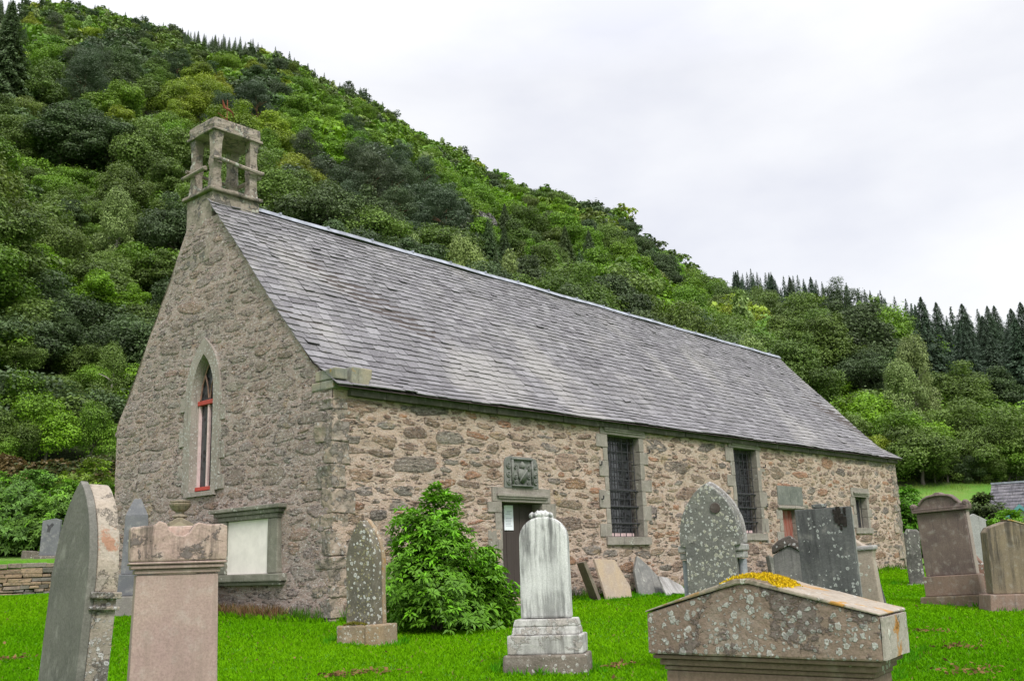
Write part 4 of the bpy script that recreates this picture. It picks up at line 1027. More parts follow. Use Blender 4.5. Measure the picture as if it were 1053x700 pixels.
# ------------------------------------------------------------------ vegetation
def unit(v): return v/np.maximum(np.linalg.norm(v, axis=-1, keepdims=True), 1e-9)
def leaf_faces(P, N, size, rng, asp=.62, droop=None):
    """one leaf-clump quad (a kite) per point, facing roughly along N"""
    n = len(P); N = unit(N)
    t = rng.normal(0, 1, (n, 3)) if droop is None else droop + rng.normal(0, .35, (n, 3))
    t = unit(t - N*(t*N).sum(1, keepdims=True)); b = np.cross(N, t)
    s = (size*rng.uniform(.65, 1.35, n))[:, None]
    bend = N*s*rng.uniform(-.25, .1, (n, 1))
    return np.stack([P - t*s, P + b*s*asp + t*s*.15, P + t*s + bend, P - b*s*asp + t*s*.15], 1).reshape(-1, 3)
def set_tint(me, per_face, k=4):
    n = len(per_face); c = np.ones((n, 4), np.float32); pf = np.asarray(per_face)
    c[:, :3] = pf[:, None] if pf.ndim == 1 else pf
    at = me.attributes.new('tint', 'FLOAT_COLOR', 'FACE'); at.data.foreach_set('color', c.ravel())

def blobs_leaves(B, n, rng, size, fill=.25, low=.45, flat=0.0):
    """B rows: x y z rx rz. points over the blobs' skins"""
    wts = B[:, 3]**1.6*np.sqrt(B[:, 4]); cnt = rng.multinomial(n, wts/wts.sum())
    idx = np.repeat(np.arange(len(B)), cnt); m = len(idx)
    d = unit(rng.normal(0, 1, (m, 3))); keep = (d[:, 2] > -.25) | (rng.random(m) < low)
    idx, d = idx[keep], d[keep]; m = len(idx)
    r = np.where(rng.random(m) < fill, rng.uniform(.3, .9, m), rng.uniform(.86, 1.08, m))
    # ragged outline: little tufts
    r = r*(1+.13*np.sin(d[:, 0]*7+idx*1.7)*np.sin(d[:, 1]*8+idx)+.10*np.sin(d[:, 2]*11+idx*2.1))
    spr = rng.random(m) < .07; r = np.where(spr, r*rng.uniform(1.05, 1.45, m), r)
    sc = np.stack([B[idx, 3], B[idx, 3], B[idx, 4]], -1)
    P = B[idx, :3] + d*sc*r[:, None]
    # drop leaves buried inside another blob
    bur = np.zeros(m, bool)
    for k in range(len(B)):
        q = (P-B[k, :3])/np.array([B[k, 3], B[k, 3], B[k, 4]]); bur |= ((q**2).sum(1) < .5) & (idx != k)
    kp = ~bur | (rng.random(m) < .12); P, d, idx = P[kp], d[kp], idx[kp]
    N = d + np.array([0, 0, .55+flat]) + rng.normal(0, .42, P.shape)
    return P, N, idx
def crown_broad(rng, H, R, n, size, z0=.16, nb=40, lean=.0):
    B = []; form = rng.integers(0, 4); ex = rng.uniform(.72, 1.0); off = rng.normal(0, .14, 2)*R
    cz = H*(1+z0)/2; hz = H*(1-z0)/2
    for i in range(nb):
        d = unit(rng.normal(0, 1, 3)); d[2] = abs(d[2])*1.1-.38 if i % 4 else d[2]
        rr = rng.uniform(.45, .92)
        r = R*rng.uniform(.17, .38)
        zz = cz+d[2]*hz*rr*1.04; f = (zz-H*z0)/(H*(1-z0)); w_ = (1., 1.15-.45*f, .78+.3*math.sin(3*f), .75+.4*f)[form]
        B.append([d[0]*R*rr*w_+off[0]*f, d[1]*R*rr*w_*ex+off[1]*f, zz, r*(1.1-.35*f if form == 1 else 1), r*rng.uniform(.6, 1.0)])
    B.append([0, 0, cz, R*.55, hz*.6]); B = np.array(B)
    P, N, idx = blobs_leaves(B, n, rng, size)
    P[:, 2] = np.clip(P[:, 2], H*z0*.6, None)
    N = N + rng.normal(0, .3, N.shape)
    bl = rng.uniform(.66, 1.30, len(B))
    return leaf_faces(P, N, np.full(len(P), size), rng), bl[idx]*rng.uniform(.62, 1.38, len(P))
def crown_pine(rng, H, R, n, size):
    B = []
    for i in range(34):
        f = i/33; z = H*(.36+.58*f)+rng.normal(0, .02)*H; a = i*2.4+rng.uniform(-.7, .7); rr = R*(1-.55*f**2)*rng.uniform(.15, .95)
        r = R*rng.uniform(.18, .36); B.append([rr*math.cos(a), rr*math.sin(a), z, r, r*rng.uniform(.45, .72)])
    B = np.array(B); P, N, idx = blobs_leaves(B, n, rng, size, .3, .3, .5)
    bl = rng.uniform(.8, 1.2, len(B))
    return leaf_faces(P, N, np.full(len(P), size), rng, .5), bl[idx]*rng.uniform(.7, 1.3, len(P))
def crown_spruce(rng, H, R, n, size):
    """a full cone of drooping branch sprays with a saw-toothed outline and a fine leader"""
    f = 1-np.sqrt(np.clip(rng.random(n)*1.08, 0, 1)*(1-.0)); f = np.where(rng.random(n) < .16, rng.random(n)**.8, f); f = np.clip(f, 0, .995)
    tiers = 15; ph = (f*tiers) % 1.0; saw = 1.0-.40*ph; k_ = np.floor(f*tiers)
    a = rng.uniform(0, 2*np.pi, n); br = .5+.5*np.sin(a*(7+k_ % 3)+k_*2.1); lop = 1+.16*np.sin(a*2+k_*1.3+R)*np.sin(f*9+a); rad = R*(1-f)**.86*saw*(.66+.42*br)*lop+.05
    t = np.where(rng.random(n) < .68, rng.uniform(.78, 1.06, n), rng.uniform(.15, .85, n)); r = rad*t
    z = H*(.04+.96*f) - .26*r + .10*rad*t**3 + rng.normal(0, .004*H, n)
    P = np.stack([r*np.cos(a), r*np.sin(a), np.maximum(z, .2)], -1); out = np.stack([np.cos(a), np.sin(a), 0*a], -1)
    N = out*.75+np.array([0, 0, .7])+rng.normal(0, .35, (n, 3)); bl = .72+.5*br
    return leaf_faces(P, N, size*(1-.62*f), rng, .45, out+np.array([0, 0, -.65])), bl*rng.uniform(.7, 1.3, n)
def crown_birch(rng, H, R, n, size):
    B = []
    for i in range(30):
        f = rng.uniform(.2, .97); a = rng.uniform(0, 6.28); w_ = R*math.sin(math.pi*min(1, .18+f*.80))**.8*rng.uniform(.35, .85); r = R*rng.uniform(.16, .30)
        B.append([w_*math.cos(a), w_*math.sin(a), H*f, r, r*rng.uniform(1.3, 2.2)])
    B = np.array(B); P, N, idx = blobs_leaves(B, n, rng, size, .35, .8)
    N = N*np.array([1, 1, .5]); dr = np.tile(np.array([[0, 0, -1.]]), (len(P), 1))
    bl = rng.uniform(.82, 1.2, len(B))
    return leaf_faces(P, N, np.full(len(P), size), rng, .45, dr), bl[idx]*rng.uniform(.7, 1.3, len(P))
def trunk_mesh(rng, H, kind):
    m = MB(); r0 = H*(.011 if kind == 'spruce' else .020)
    top = {'broad': .66, 'pine': .80, 'spruce': .84, 'birch': .8, 'bush': .5}[kind]
    wb = .001 if kind == 'spruce' else .012
    pts = [(rng.normal(0, wb)*H*min(1, i/2), rng.normal(0, wb)*H*min(1, i/2), H*top*i/6 - .4*(i == 0)) for i in range(7)]
    m.tube(pts, [r0*(1.25-.19*i) if i else r0*1.6 for i in range(7)], 7)
    nl = {'broad': 8, 'pine': 9, 'spruce': 0, 'birch': 9, 'bush': 7}[kind]
    for i in range(nl):
        f = rng.uniform(.30, .8) if kind != 'pine' else rng.uniform(.5, .85); p = np.array(pts[3])*0; k_ = f*6; j = int(min(k_, 5)); p = np.array(pts[j])+(np.array(pts[j+1])-np.array(pts[j]))*(k_-j)
        a = rng.uniform(0, 6.28); l = H*rng.uniform(.08, .15); q = p+np.array([math.cos(a)*l, math.sin(a)*l, l*rng.uniform(.3, .9)])
        m.tube([p, (p+q)/2+np.array([0, 0, l*.08]), q], [r0*.5, r0*.33, r0*.13], 5)
    return m
LEAF = MT['leaf']
def proto(kind, seed, n, size, H, R):
    rng = np.random.default_rng(seed)
    f = {'broad': crown_broad, 'bush': crown_broad, 'pine': crown_pine, 'spruce': crown_spruce, 'birch': crown_birch}[kind]
    V, t = f(rng, H, R, n, size) if kind != 'bush' else crown_broad(rng, H, R, n, size, .02, 20)
    cr = from_np('crown', V, np.arange(len(V)).reshape(-1, 4), LEAF, None, do_link=False); set_tint(cr.data, t)
    m = trunk_mesh(rng, H, kind)
    me = bpy.data.meshes.new('trunk'); me.from_pydata(m.v, [], m.f); me.materials.append(MT[{'pine': 'pine_bark', 'birch': 'pale_bark'}.get(kind, 'bark')])
    return cr, bpy.data.objects.new('trunk', me), H, R
PROTO = {'broad': [proto('broad', 100+i, 40000, .115, 12, [4.2, 4.8, 3.7, 4.4, 3.4, 4.0][i]) for i in range(6)],
         'bush': [proto('bush', 200+i, 22000, .075, 5, 2.7) for i in range(3)],
         'pine': [proto('pine', 300+i, 24000, .12, 16, 4.6) for i in range(3)],
         'spruce': [proto('spruce', 400+i, 30000, .24, 22, [4.6, 4.0, 5.0][i]) for i in range(3)],
         'birch': [proto('birch', 500+i, 18000, .12, 12, 3.0) for i in range(2)]}
FARP = {}
def farproto(kind, i, lod):
    if (kind, i, lod) not in FARP:
        rng = np.random.default_rng(900+i)
        n, size, H, R = {'broad': (2400, .42, 12, 4.3), 'bush': (1200, .28, 5, 2.7), 'pine': (2000, .40, 16, 4.6), 'spruce': (3000, .62, 22, 4.8), 'birch': (2000, .34, 12, 3.0)}[kind]
        if lod == 1: n, size = (int(n*.45), size*1.42) if kind != 'spruce' else (int(n*.9), size*.9)
        if lod == 2: n, size = int(n*3.2), size*.52
        f = {'broad': crown_broad, 'bush': crown_broad, 'pine': crown_pine, 'spruce': crown_spruce, 'birch': crown_birch}[kind]
        V, t = f(rng, H, R, n, size); FARP[(kind, i, lod)] = (V, t, H)
    return FARP[(kind, i, lod)]

# colours of whole trees (foliage albedo)
C_BRIGHT = (.122, .226, .018); C_MID = (.105, .165, .028); C_DARK = (.066, .106, .036); C_YEL = (.20, .26, .022); C_OLIVE = (.195, .27, .080)
C_PINE = (.075, .112, .056); C_SPRUCE = (.046, .078, .042); C_LIME = (.145, .275, .012); C_BROWN = (.12, .095, .035)
# where the photograph shows a certain kind of tree: (column, row, half width, half height, kind, colour)
HINTS = [(4, 50, 24, 75, 'spruce', C_DARK), (85, 88, 32, 30, 'pine', C_PINE), (60, 150, 60, 42, 'broad', C_DARK), (30, 110, 30, 16, 'broad', C_MID), (206, 112, 30, 24, 'broad', C_YEL), (150, 110, 26, 34, 'broad', C_MID),
         (118, 236, 24, 32, 'birch', C_OLIVE), (130, 70, 34, 34, 'broad', C_DARK), (170, 60, 40, 18, 'broad', C_MID), (45, 285, 40, 36, 'broad', C_BRIGHT), (95, 300, 26, 36, 'broad', C_BRIGHT), (20, 225, 40, 30, 'broad', C_MID),
         (45, 340, 45, 28, 'broad', C_DARK), (115, 350, 22, 22, 'broad', C_LIME), (110, 400, 20, 32, 'birch', C_MID), (48, 440, 36, 40, 'bush', C_LIME), (95, 440, 26, 36, 'bush', C_BRIGHT), (20, 400, 22, 40, 'broad', C_DARK),
         (165, 190, 34, 44, 'broad', C_MID), (150, 265, 34, 26, 'broad', C_MID), (120, 300, 26, 20, 'broad', C_BRIGHT),
         (300, 112, 40, 16, 'broad', C_BRIGHT), (325, 150, 34, 22, 'broad', C_LIME), (352, 175, 22, 14, 'broad', C_LIME), (300, 188, 22, 12, 'broad', C_YEL), (265, 100, 26, 20, 'broad', C_DARK),
         (330, 195, 60, 22, 'pine', C_PINE), (400, 215, 52, 36, 'pine', C_PINE), (250, 120, 30, 18, 'pine', C_PINE), (450, 250, 40, 22, 'pine', C_PINE), (345, 130, 20, 16, 'broad', C_BRIGHT),
         (410, 160, 40, 28, 'broad', C_BRIGHT), (470, 200, 32, 24, 'broad', C_BRIGHT), (522, 225, 24, 22, 'broad', C_LIME), (545, 255, 26, 22, 'broad', C_MID), (592, 285, 20, 26, 'spruce', C_DARK), (640, 290, 34, 26, 'broad', C_BRIGHT), (672, 318, 24, 20, 'broad', C_LIME),
         (510, 265, 16, 30, 'spruce', C_DARK), (560, 230, 20, 14, 'broad', C_LIME), (620, 215, 26, 18, 'broad', C_DARK), (660, 250, 26, 22, 'broad', C_DARK), (735, 320, 40, 16, 'broad', C_BRIGHT), (770, 330, 40, 14, 'broad', C_MID), (825, 335, 44, 22, 'broad', C_MID), (880, 325, 30, 14, 'broad', C_YEL),
         (852, 398, 26, 22, 'broad', C_LIME), (885, 385, 26, 40, 'broad', C_DARK), (840, 365, 40, 16, 'broad', C_MID), (935, 412, 30, 34, 'birch', C_OLIVE), (990, 410, 30, 32, 'broad', C_MID), (1030, 405, 24, 28, 'broad', C_DARK), (1045, 440, 20, 24, 'broad', C_BRIGHT), (1010, 440, 24, 20, 'broad', C_MID),
         (955, 462, 34, 32, 'broad', C_MID), (1000, 470, 36, 26, 'bush', C_BRIGHT), (1040, 470, 22, 28, 'bush', C_MID), (910, 440, 20, 24, 'bush', C_YEL), (240, 50, 80, 10, 'spruce', C_DARK), (750, 290, 12, 14, 'spruce', C_SPRUCE), (810, 292, 60, 15, 'spruce', C_SPRUCE), (890, 300, 40, 14, 'spruce', C_SPRUCE),
         (985, 345, 80, 42, 'spruce', C_SPRUCE), (920, 330, 30, 26, 'spruce', C_SPRUCE), (1045, 350, 40, 50, 'spruce', C_SPRUCE), (960, 375, 40, 14, 'spruce', C_SPRUCE)]
HN = np.array([h[:4] for h in HINTS], float)
def lowfreq(x, y):
    return .5+.25*(math.sin(x*.041+y*.023+1)+math.sin(y*.057-x*.019+2.2)*.8+math.sin(x*.11+y*.09)*.5)
def scatter():
    rng = np.random.default_rng(77); T = []
    d = 0
    az0, az1 = 10.5, 73.5
    dl = np.linspace(-6, 1, 2)
    d = 36.0
    while d < 690:
        sp = 5.2 + min(4.8, max(0, (d-50)*.018))
        az = az0 + rng.uniform(0, 3)
        while az < az1:
            st = math.degrees((sp*.62 if az < 29 and (d-foot_F(az))/(ridge_R(az)-foot_F(az)) > .55 else sp)/d)*rng.uniform(.75, 1.25)
            az += st
            F, R = float(foot_F(az)), float(ridge_R(az)); dd = d+rng.uniform(-.45, .45)*sp
            if dd < F+1 or dd > R+14: continue
            a = math.radians(az); x, y = CAM[0]+dd*math.cos(a), CAM[1]+dd*math.sin(a)
            T.append((x, y, dd, az, F, R, rng.random(6)))
        d += sp*.86
    out = []
    for x, y, dd, az, F, R, r in T:
        z = float(ground(x, y)); top = 9.0
        t = (dd-F)/(R-F)
        u, v, dep = proj((x, y, z+6.5))
        if u < -120 or u > 1180 or dep < 5: continue
        q = ((u-HN[:, 0])/HN[:, 2])**2 + ((v-HN[:, 1])/HN[:, 3])**2
        q = q + r[1]*.35; k_ = int(np.argmin(q))
        if q[k_] < 1.15: kind, colr = HINTS[k_][4], HINTS[k_][5]
        else:
            kind = 'broad'; n_ = lowfreq(x, y)+.55*(r[2]-.5)
            colr = C_DARK if n_ < .2 else C_MID if n_ < .56 else C_BRIGHT if n_ < .90 else C_YEL
            if r[3] < .07 and t > .1: kind, colr = 'pine', C_PINE
            elif r[3] < .10: kind, colr = 'birch', C_OLIVE
            if az > 46 and t > .94 and r[3] < .75: kind, colr = 'spruce', C_DARK
        if u > 742 and v < np.interp(u, [742, 820, 880, 920, 950, 1053], [316, 324, 334, 354, 387, 398]): kind, colr = 'spruce', C_SPRUCE
        elif kind == 'spruce' and u > 742: kind, colr = 'broad', C_DARK
        H = {'broad': 12.0, 'bush': 4.6, 'pine': 13.5, 'spruce': 19, 'birch': 11}[kind]*(.72+.5*r[4])
        near = np.clip((dd-F)/45, 0, 1)
        H *= (.74+.26*near) if kind in ('broad', 'birch') else 1
        if kind == 'spruce': H *= .62 if u < 742 else np.interp(u, [742, 860, 920, 980], [.66, .64, .64, .66])
        if t > .9 and kind == 'broad': H *= .8
        j = .82+.36*r[5]
        colr = tuple(c*j*(1+.16*(r[(i+1) % 6]-.5)) for i, c in enumerate(colr))
        out.append([x, y, z, H, kind, colr, dd, u, r])
    return out
TREES = scatter()
def foot_rows():
    rng = np.random.default_rng(99)
    for off, step, h0, h1 in ((1.5, 2.4, 2.4, 3.8), (6.5, 3.2, 3.2, 5.0), (12, 4.2, 3.6, 5.6)):
        az = 12.0
        while az < 72:
            F = float(foot_F(az))-(8 if az < 24 else 0); d = F+off+rng.uniform(-1, 1); az += math.degrees(step*rng.uniform(.7, 1.3)/d)
            if 24 < az < 55: continue
            x, y = CAM[0]+d*math.cos(math.radians(az)), CAM[1]+d*math.sin(math.radians(az)); z = float(ground(x, y)); r = rng.random(6); H = rng.uniform(h0, h1)
            c = (C_MID, C_BRIGHT, C_LIME, C_MID, C_LIME)[int(r[5]*4.99)]; u, v, dep = proj((x, y, z+H*.5))
            TREES.append([x, y, z, H, 'bush', tuple(q*(.85+.3*r[4]) for q in c), d, u, r, 1.0])
foot_rows()
def undergrowth():
    rng = np.random.default_rng(55); d = 62.0
    while d < 230:
        az = 12.0+rng.uniform(0, 2)
        while az < 72:
            sp = 3.2+.010*(d-60); az += math.degrees(sp*rng.uniform(.7, 1.3)/d); dd = d+rng.uniform(-1.6, 1.6)
            if dd < float(foot_F(az))+2 or 27 < az < 56: continue
            x, y = CAM[0]+dd*math.cos(math.radians(az)), CAM[1]+dd*math.sin(math.radians(az)); z = float(ground(x, y)); r = rng.random(6); H = rng.uniform(3.0, 6.0)
            n_ = lowfreq(x*1.5, y*1.5)+.5*(r[2]-.5); c = C_DARK if n_ < .3 else C_MID if n_ < .62 else C_BRIGHT if n_ < .9 else C_LIME
            u, v, dep = proj((x, y, z+H*.5)); TREES.append([x, y, z, H, 'bush', tuple(q*(.85+.3*r[4]) for q in c), dd, u, r, 1.15])
        d += 3.0+.01*(d-60)
undergrowth()
def hill_hit(u, v):
    d = ray(u, v); t = 30.0
    while t < 700:
        P = CAM+d*t
        if P[2] < ground(P[0], P[1]): break
        t *= 1.004
    return P, t
MANUAL = []
def manual(u, vb, hpx, kind, colr, wide=1.0):
    P, dep = hill_hit(u, vb); r = np.random.default_rng(int(u*7+vb)).random(6)
    MANUAL.append([P[0], P[1], float(ground(P[0], P[1])), hpx*dep/CF, kind, colr, dep, u, r, wide])
# single trees the photograph shows clearly
for a in ((60, 192, 98, 'broad', C_DARK, 1.25), (14, 188, 84, 'broad', C_MID, 1.1), (106, 205, 96, 'broad', C_DARK, 1.15), (84, 142, 92, 'pine', C_PINE, 1.25), (206, 150, 62, 'broad', C_YEL, 1.15), (117, 288, 94, 'birch', C_OLIVE, 1.25),
          (40, 322, 80, 'broad', C_LIME, 1.1), (94, 348, 80, 'broad', C_LIME, 1.0), (46, 480, 84, 'bush', C_LIME, .95), (8, 478, 62, 'bush', C_MID, 1.0), (94, 482, 78, 'bush', C_BRIGHT, .8), (112, 440, 84, 'birch', C_MID, 1.1), (2, 145, 160, 'spruce', C_DARK, .95),
          (150, 132, 58, 'broad', C_MID, 1.1), (170, 238, 84, 'broad', C_MID, 1.0), (165, 322, 72, 'broad', C_MID, 1.0), (134, 345, 60, 'broad', C_LIME, 1.0), (62, 388, 74, 'broad', C_DARK, 1.1), (16, 405, 72, 'broad', C_MID, 1.0), (128, 395, 52, 'broad', C_LIME, 1.0), (20, 262, 66, 'broad', C_MID, 1.0), (80, 396, 48, 'bush', C_MID, 1.15), (100, 414, 46, 'bush', C_BRIGHT, 1.1), (62, 424, 44, 'bush', C_MID, 1.1), (96, 384, 42, 'bush', C_DARK, 1.1), (70, 250, 50, 'broad', C_DARK, 1.1),
          (855, 434, 56, 'broad', C_LIME, 1.1), (890, 436, 88, 'broad', C_DARK, 1.1), (935, 468, 94, 'birch', C_OLIVE, 1.45), (988, 455, 84, 'broad', C_MID, 1.15), (1034, 452, 82, 'broad', C_DARK, 1.1), (950, 498, 74, 'bush', C_MID, 1.1), (975, 497, 50, 'bush', C_MID, 1.0),
          (1008, 495, 66, 'bush', C_MID, 1.0), (1038, 496, 54, 'bush', C_BRIGHT, 1.0), (928, 497, 46, 'bush', C_BRIGHT, .9), (1058, 494, 84, 'bush', C_MID, 1.0), (908, 494, 52, 'bush', C_YEL, 1.0), (1020, 497, 36, 'bush', C_MID, 1.1), (962, 497, 34, 'bush', C_MID, 1.1), (992, 497, 34, 'bush', C_DARK, 1.1), (1046, 496, 36, 'bush', C_MID, 1.0)):
    manual(*a)
RK = {'broad': .36, 'bush': .52, 'pine': .28, 'spruce': .19, 'birch': .25}
def prune():
    keep = []
    mm = []
    for m_ in MANUAL:
        u, v, dep = proj((m_[0], m_[1], m_[2]+m_[3]*.58)); mm.append((u, v, dep, RK[m_[4]]*m_[3]*m_[9]*CF/dep, m_[3]*.45*CF/dep, m_))
    for tr in TREES:
        u, v, dep = proj((tr[0], tr[1], tr[2]+tr[3]*.58)); R = RK[tr[4]]*tr[3]; a = R*CF/dep; b = tr[3]*.45*CF/dep; ok = True
        for U, V_, D_, A_, B_, m_ in mm:
            if math.hypot(tr[0]-m_[0], tr[1]-m_[1]) < (.25 if tr[4] == 'bush' else .42)*(R+RK[m_[4]]*m_[3]*m_[9]): ok = False; break
            if dep < D_ and abs(u-U) < A_*.62+a*.25 and v-b < V_-B_*(.15 if tr[4] == 'bush' else 0) and v+b > V_-B_: ok = False; break
        if ok: keep.append(tr)
    TREES[:] = keep + MANUAL
prune()
# which trees show largest: paint them far to near into a small picture
def visible(Tr):
    sc = .5; Wd, Hd = 526, 350; buf = np.full((Hd, Wd), -1, int)
    for i in sorted(range(len(Tr)), key=lambda i: -Tr[i][6]):
        x, y, z, H, kind = Tr[i][:5]; R = RK[kind]*H
        u, v, dep = proj((x, y, z+H*.55))
        a, b = R*CF/dep*sc*.9, H*.45*CF/dep*sc
        x0, x1, y0_, y1_ = int(u*sc-a), int(u*sc+a)+1, int(v*sc-b), int(v*sc+b)+1
        x0, x1, y0_, y1_ = max(x0, 0), min(x1, Wd), max(y0_, 0), min(y1_, Hd)
        if x1 > x0 and y1_ > y0_:
            yy, xx = np.mgrid[y0_:y1_, x0:x1]; mk = ((xx-u*sc)/max(a, .5))**2+((yy-v*sc)/max(b, .5))**2 < 1
            buf[y0_:y1_, x0:x1][mk] = i
    yy, xx = np.mgrid[0:Hd, 0:Wd]; X_, Y_ = xx/sc, yy/sc
    def inside(poly):
        ins = np.zeros(X_.shape, bool); n = len(poly)
        for i in range(n):
            (xa, ya), (xb, yb) = poly[i], poly[(i+1) % n]
            if ya == yb: continue
            c = ((ya > Y_) != (yb > Y_)) & (X_ < (xb-xa)*(Y_-ya)/(yb-ya)+xa); ins ^= c
        return ins
    ch = [proj(p)[:2] for p in ((0, W, 0), (0, W, 3.6), (0, 4.6, 7.2), (0, RIDGE_Y, 7.7), (L, RIDGE_Y, 7.6), (L, 0, 3.6), (L, 0, 0), (0, 0, -.2))]
    buf[inside(ch)] = -1
    return np.bincount(buf[buf >= 0].ravel(), minlength=len(Tr))
VIS = visible(TREES)
order = np.argsort(-VIS)
N_IND = 290
ind = set(int(i) for i in order[:N_IND] if VIS[i] > 0)
NAMES = {'broad': ('broadleaf_tree', 'tree'), 'bush': ('bush', 'bush'), 'pine': ('pine_tree', 'pine tree'), 'spruce': ('spruce_tree', 'spruce tree'), 'birch': ('birch_tree', 'birch tree')}
def shade(c):
    g_, r_ = c[1], c[0]
    if r_ > .75*g_ and g_ > .09: return 'olive' if c[2] > .03 else 'yellow green'
    return 'bright green' if g_ > .13 else 'mid green' if g_ > .075 else 'dark green'
def zone_of(x, y, z, dd, u, v):
    if u < 195:
        return ('at the hill foot left of the church' if v > 380 else 'on the lower slope left of the gable' if v > 230 else
                'high on the slope left of the bellcote' if v > 90 else 'near the skyline left of the bellcote')
    if u < 480: return 'just above the near half of the roof ridge' if v > 155+.22*(u-250) else 'high on the slope right of the bellcote'
    if u < 740: return 'just above the far half of the roof ridge' if v > 245+.2*(u-480) else 'along the falling skyline above the roof'
    return ('on the skyline beyond the roof ridge end' if v < 315 else 'on the middle slope beyond the far gable' if v < 400 else 'at the field edge beyond the far gable')
far = []
for i, tr in enumerate(TREES):
    x, y, z, H, kind, colr, dd, u0_, r = tr[:9]; wide = tr[9] if len(tr) > 9 else 1.0
    if i in ind:
        pr = PROTO[kind]; cr, tk, H0, R0 = pr[int(r[3]*977) % len(pr)]
        nm, cat = NAMES[kind]
        s_ = H/H0; wide = wide*(1.65 if kind == 'spruce' else 1.12 if kind == 'broad' else 1); o = empty(nm, (x, y, z-.15), r[0]*6.28); o.scale = (s_*(.9+.25*r[1])*wide, s_*(.9+.25*r[2])*wide, s_)
        c_ = cr.copy(); c_.parent = o; c_.color = (*colr, 1); link(c_)
        t_ = tk.copy(); t_.parent = o; link(t_)
        u, v, dep = proj((x, y, z+H*.55))
        size = 'tall' if H*CF/dep > 70 else 'small' if H*CF/dep < 38 else 'middling'
        lab = '%s %s %s %s' % (size, shade(colr), {'broad': 'leafy tree', 'bush': 'rounded bush', 'pine': 'Scots pine', 'spruce': 'spruce', 'birch': 'drooping birch'}[kind], zone_of(x, y, z, dd, u, v))
        tag(o, lab, cat, lab)
    elif VIS[i] > 0 or r[1] < .35:
        far.append((x, y, z, H, kind, colr, r, wide))
Vs, Ts = [], []
for x, y, z, H, kind, colr, r, wide in far:
    V, t, H0 = farproto(kind, int(r[3]*991) % 3, 1 if math.hypot(x-CAM[0], y-CAM[1]) > 240 else 2 if math.hypot(x-CAM[0], y-CAM[1]) < 135 else 0); s_ = H/H0*1.03; a = r[0]*6.28
    c, s__ = math.cos(a), math.sin(a)
    X = np.stack([(V[:, 0]*c-V[:, 1]*s__)*s_*wide, (V[:, 0]*s__+V[:, 1]*c)*s_*wide, V[:, 2]*s_], -1)+np.array([x, y, z-.2]); Vs.append(X); Ts.append(t[:, None]*np.array(colr)[None])
V = np.concatenate(Vs); o = from_np('distant_woodland', V, np.arange(len(V)).reshape(-1, 4), LEAF); set_tint(o.data, np.concatenate(Ts))
tag(o, 'dense green woodland covering the far upper hillside behind the church', 'woodland', kind='stuff')
print('trees', len(TREES), 'visible', int((VIS > 0).sum()), 'far', len(far), 'faces', len(V)//4, 'smallest individual', VIS[order[min(N_IND, len(order))-1]])

# rock outcrops among the trees
Rock = stone_mat('grey_crag', (.19, .18, .17), (.27, .26, .25), streak=.6, spots=.3, spot_scale=1.2, bump=.3, grain=3)
def crag(u, v, wd, ht, seed):
    d = ray(u, v); t = 60.
    while t < 650 and (CAM+d*t)[2] > ground(*(CAM+d*t)[:2]) + 6.5: t += 1
    P = CAM+d*t; m = MB(); r = random.Random(seed)
    for i in range(9): 
        x, z, s_ = r.uniform(-.5, .5)*wd, r.uniform(-.2, .5)*ht, r.uniform(.18, .35)
        m.box(x-s_*wd*.5, x+s_*wd*.5, -3+r.uniform(-1, 1), 9, z-s_*ht, z+s_*ht, .8, r)
    o = m.build('rock_outcrop', Rock, None, bevel=.3, sub=2, rough=.5, seed=seed)
    o.location = P; o.rotation_euler = (0, 0, math.atan2(-(P[0]-CAM[0]), P[1]-CAM[1])); return o
tag(crag(487, 238, 8, 3.2, 3), 'bare grey crag showing between trees above the roof ridge', 'rock')
tag(crag(474, 196, 6, 2.2, 4), 'smaller grey crag higher on the slope above the roof ridge', 'rock')

